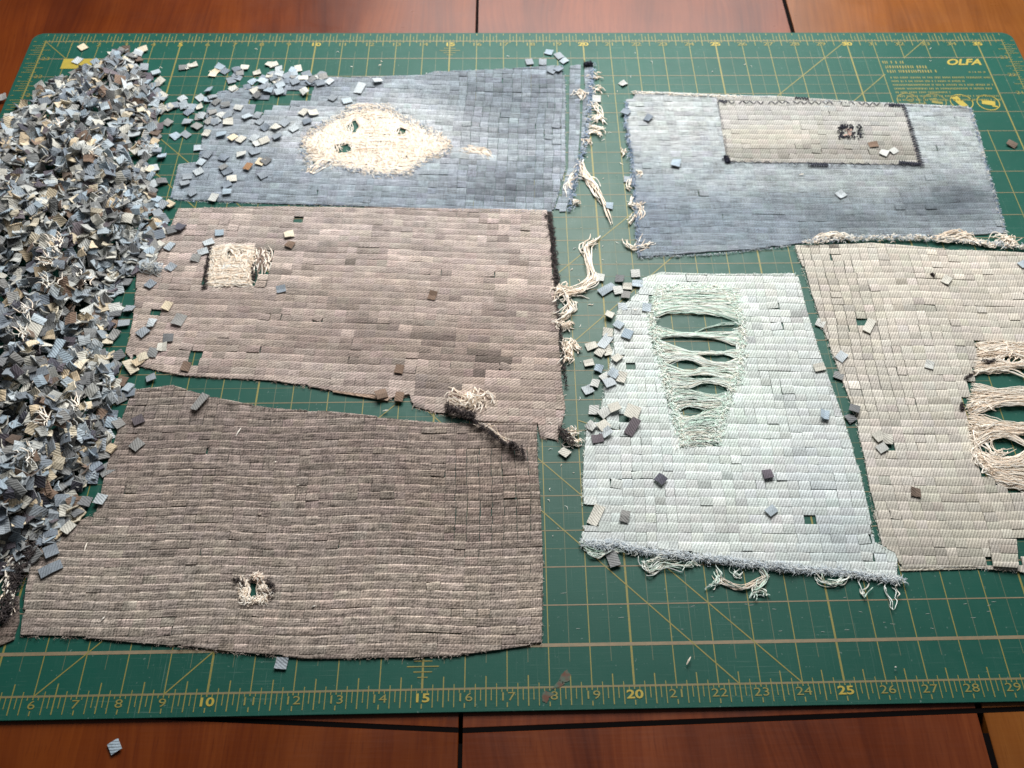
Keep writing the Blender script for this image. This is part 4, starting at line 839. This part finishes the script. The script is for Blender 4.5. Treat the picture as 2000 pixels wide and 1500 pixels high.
def where(u, v):
    for k in ('brown', 'blue', 'grey', 'patched', 'beige', 'mint'):
        if inside(POLY[k], u, v):
            l = min(LAND, key=lambda q: (q[0]-u)**2+(q[1]-v)**2); return 'on '+NAMES[k]+' '+l[2], 0.075
    if u < 330 and v > 150 and v < 1100: return 'on the mat at the edge of the heap', 0.02
    if v < 180 and u < 640: return 'on the mat beyond the blue panel', 0.02
    if v > 1400 or (u < 60 and v < 300) or (u < 200 and v < 90): return 'on the bare table' if v > 1400 else 'at the far left mat edge', 0.02
    if u > 1900: return 'on the mat at the far right', 0.02
    if v > 1250: return 'on the mat below the grey-brown panel', 0.02
    if v < 420: return 'on the mat between the blue and patched panels', 0.02
    if v < 1080: return 'on the mat beside the mint panel', 0.02
    return 'on the mat under the mint fringe', 0.02
rx = random.Random(5)
for cu, cv, su, sv, k in ((540, 158, 60, 12, 26), (410, 215, 40, 20, 20), (450, 285, 50, 25, 8), (600, 158, 50, 8, 8)):   # denser drifts of squares near the heap
    LOOSE += ['%d,%d,%s' % (rx.gauss(cu, su), rx.gauss(cv, sv), rx.choice('bbpwgg')) for _ in range(k)]
for it in LOOSE:
    u, v, c = it.split(','); u, v = float(u), float(v); big = int(c[1]) if len(c) > 1 else 1; c = c[0]
    wh, z = where(u, v); onpan = z > 0.05
    cn, cl = PAL[c]; tint = np.array(lin(R.choice(cl)))*R.uniform(.88, 1.08)*K
    back = np.array(lin((188, 190, 188)))*K if R.random() < .6 else tint*0.9
    if 'bare table' in wh or (u < 165 and v < 100): z = ZT+.02 if v > 1400 or v < 88 else z
    p = P(u, v, z); fl = R.uniform(0.02, 0.15)
    nrm = (R.gauss(0, fl), R.gauss(0.02, fl), 1); wd = R.uniform(.26, .34); ht = R.uniform(.23, .30); mb = MB()
    if big == 2: wd *= 1.8
    if big == 3: wd *= 1.35; ht *= 1.35
    lift = (abs(nrm[0])*wd+abs(nrm[1])*ht)*0.5
    chip(mb, (p.x, p.y, z+lift+0.008), nrm, R.uniform(-.7, .7) if onpan else R.uniform(0, 3.1), wd, ht, 0.024, (R.gauss(0, .012), R.gauss(0, .012), R.gauss(0, .012)), tint, back)
    o = mb.build('denim_square', M_LOOSE, None, origin=(p.x, p.y, z))
    cat = 'long ' if big == 2 else ('large ' if big == 3 else '')
    ITEMS.append((f'{cat}{cn} denim square {wh}', u, o))

# the heap ---------------------------------------------------------------
HEAP = [(212, 104), (262, 112), (285, 165), (308, 205), (290, 245), (287, 300), (275, 350), (298, 385), (308, 440), (285, 480), (278, 515), (215, 560), (205, 640), (190, 700), (228, 760), (215, 800), (200, 870), (165, 930), (140, 1000), (95, 1030), (60, 1075), (0, 1110), (-60, 1120), (-190, 1000), (-190, 500), (-130, 330), (0, 265), (40, 205), (75, 170), (130, 146), (180, 130)]
def edge_dist(u, v):
    best = 1e9
    for i in range(len(HEAP)):
        ax, ay = HEAP[i-1]; bx, by = HEAP[i]; dx, dy = bx-ax, by-ay
        t = max(0, min(1, ((u-ax)*dx+(v-ay)*dy)/(dx*dx+dy*dy))); best = min(best, math.hypot(u-ax-t*dx, (v-ay-t*dy)))
    return best
def heap_h(u, v): return 1.25*min(1.0, edge_dist(u, v)/120)**0.85*(0.8+0.2*math.sin(u*.03+1)*math.sin(v*.021))
R = random.Random(99); cand = []
keys = 'bbbbpppppgggggwwwwwcccddn'
need = 3500
while len(cand) < need:
    u, v = R.uniform(-190, 315), R.uniform(95, 1120)
    if not inside(HEAP, u, v): continue
    if R.random() > (1.0 if v < 420 else 0.62 if v < 750 else 0.5): continue
    h = heap_h(u, v); depth = abs(R.gauss(0, 0.28)); z = max(0.10+R.uniform(0, .05), h-depth)
    cand.append((u, v, z, depth, R.choice(keys)))
order = sorted(range(need), key=lambda i: (cand[i][3] > 0.16 or cand[i][0] < 5 or cand[i][1] < 120, -cand[i][1]))
nind = max(0, 300-len(ITEMS)); heap = MB()
ind = set(order[:nind])
for i, (u, v, z, depth, c) in enumerate(cand):
    cl = PAL[c][1]; tint = np.array(lin(R.choice(cl)))*R.uniform(.68, 1.15)*K
    back = np.array(lin((186, 188, 186)))*K*R.uniform(.7, 1.05) if R.random() < .5 else tint*0.9
    p = P(u, v, z); s = 0.55 if i not in ind else 0.4
    nrm = Vector((R.gauss(0, s), R.gauss(0, s)-0.05, 1)); nrm.normalize()
    if R.random() < 0.10: nrm = Vector((R.gauss(0, 1), R.gauss(0, 1), .25)).normalized()
    wd, ht = R.uniform(.28, .38), R.uniform(.25, .34)
    if R.random() < .08: wd *= 1.7
    bnd = (R.gauss(0, .035), R.gauss(0, .035), R.gauss(0, .03))
    mb = MB() if i in ind else heap
    chip(mb, (p.x, p.y, z), nrm, R.uniform(0, 6.28), wd, ht, 0.03, bnd, tint, back)
    if i in ind: ITEMS.append((f'{PAL[c][0]} denim square on top of the heap, '+('near end' if v > 800 else 'middle' if v > 500 else 'far end'), u, mb.build('denim_square', M_LOOSE, None, origin=(p.x, p.y, z))))
yr = random.Random(101); hy = MB()
for u, v in ((110, 500), (150, 545), (60, 620), (100, 560), (150, 800), (90, 830), (170, 560), (120, 480), (50, 660), (180, 300), (120, 250), (60, 900), (100, 520)):
    z = heap_h(u, v); p0 = P(u, v, z)
    for _ in range(10):
        a = yr.uniform(.2, 1.2)+1.57; pts = []; x, y = p0.x+yr.gauss(0, .12), p0.y+yr.gauss(0, .12)
        for k in range(6): pts.append((x, y, z+.05+.05*math.sin(k+a))); x += .1*math.cos(a); y += .1*math.sin(a); a += yr.gauss(0, .4)
        tube(hy, pts, .018, jit(yr.choice(WHITE+CREAM), .08, yr), 4)
for _ in range(170):                                                # outliers round the foot of the heap
    i = R.randrange(0, 22); (ax, ay), (bx, by_) = HEAP[i], HEAP[i+1]; t = R.random()
    u, v = ax+(bx-ax)*t+abs(R.gauss(0, 16)), ay+(by_-ay)*t+R.gauss(0, 10)
    z = 0.09 if any(inside(pl, u, v) for pl in POLY.values()) else 0.03
    p = P(u, v, z); tint = np.array(lin(R.choice(PAL[R.choice(keys)][1])))*K
    nrm = (R.gauss(0, .2), R.gauss(0, .2), 1); chip(heap, (p.x, p.y, z+.04), nrm, R.uniform(0, 6), R.uniform(.28, .36), R.uniform(.26, .34), .04, (R.gauss(0, .015), R.gauss(0, .015), 0), tint, tint*.9)
for o in [tag(heap.build('denim_square_heap', M_LOOSE), 'big heap of small cut denim squares covering the left of the mat', 'denim heap', kind='stuff'), tag(hy.build('heap_threads', M_YARN), 'pale yarn ends lying in the heap of denim squares', 'threads', kind='stuff')]: pass

# labels: where several share a wording, say which one it is counted from the left
ORD = ['leftmost', 'second from left', 'third from left', 'fourth from left', 'fifth from left', 'sixth from left', 'seventh from left', 'eighth from left', 'ninth from left']
by = {}
for k, u, o in ITEMS: by.setdefault(k, []).append((u, o))
for k, lst in by.items():
    lst.sort(key=lambda q: q[0])
    for i, (u, o) in enumerate(lst):
        lab = k if len(lst) == 1 or len(lst) > 9 else f'{k}, {ORD[i]}'
        tag(o, lab, 'denim square', 'loose cut denim squares')
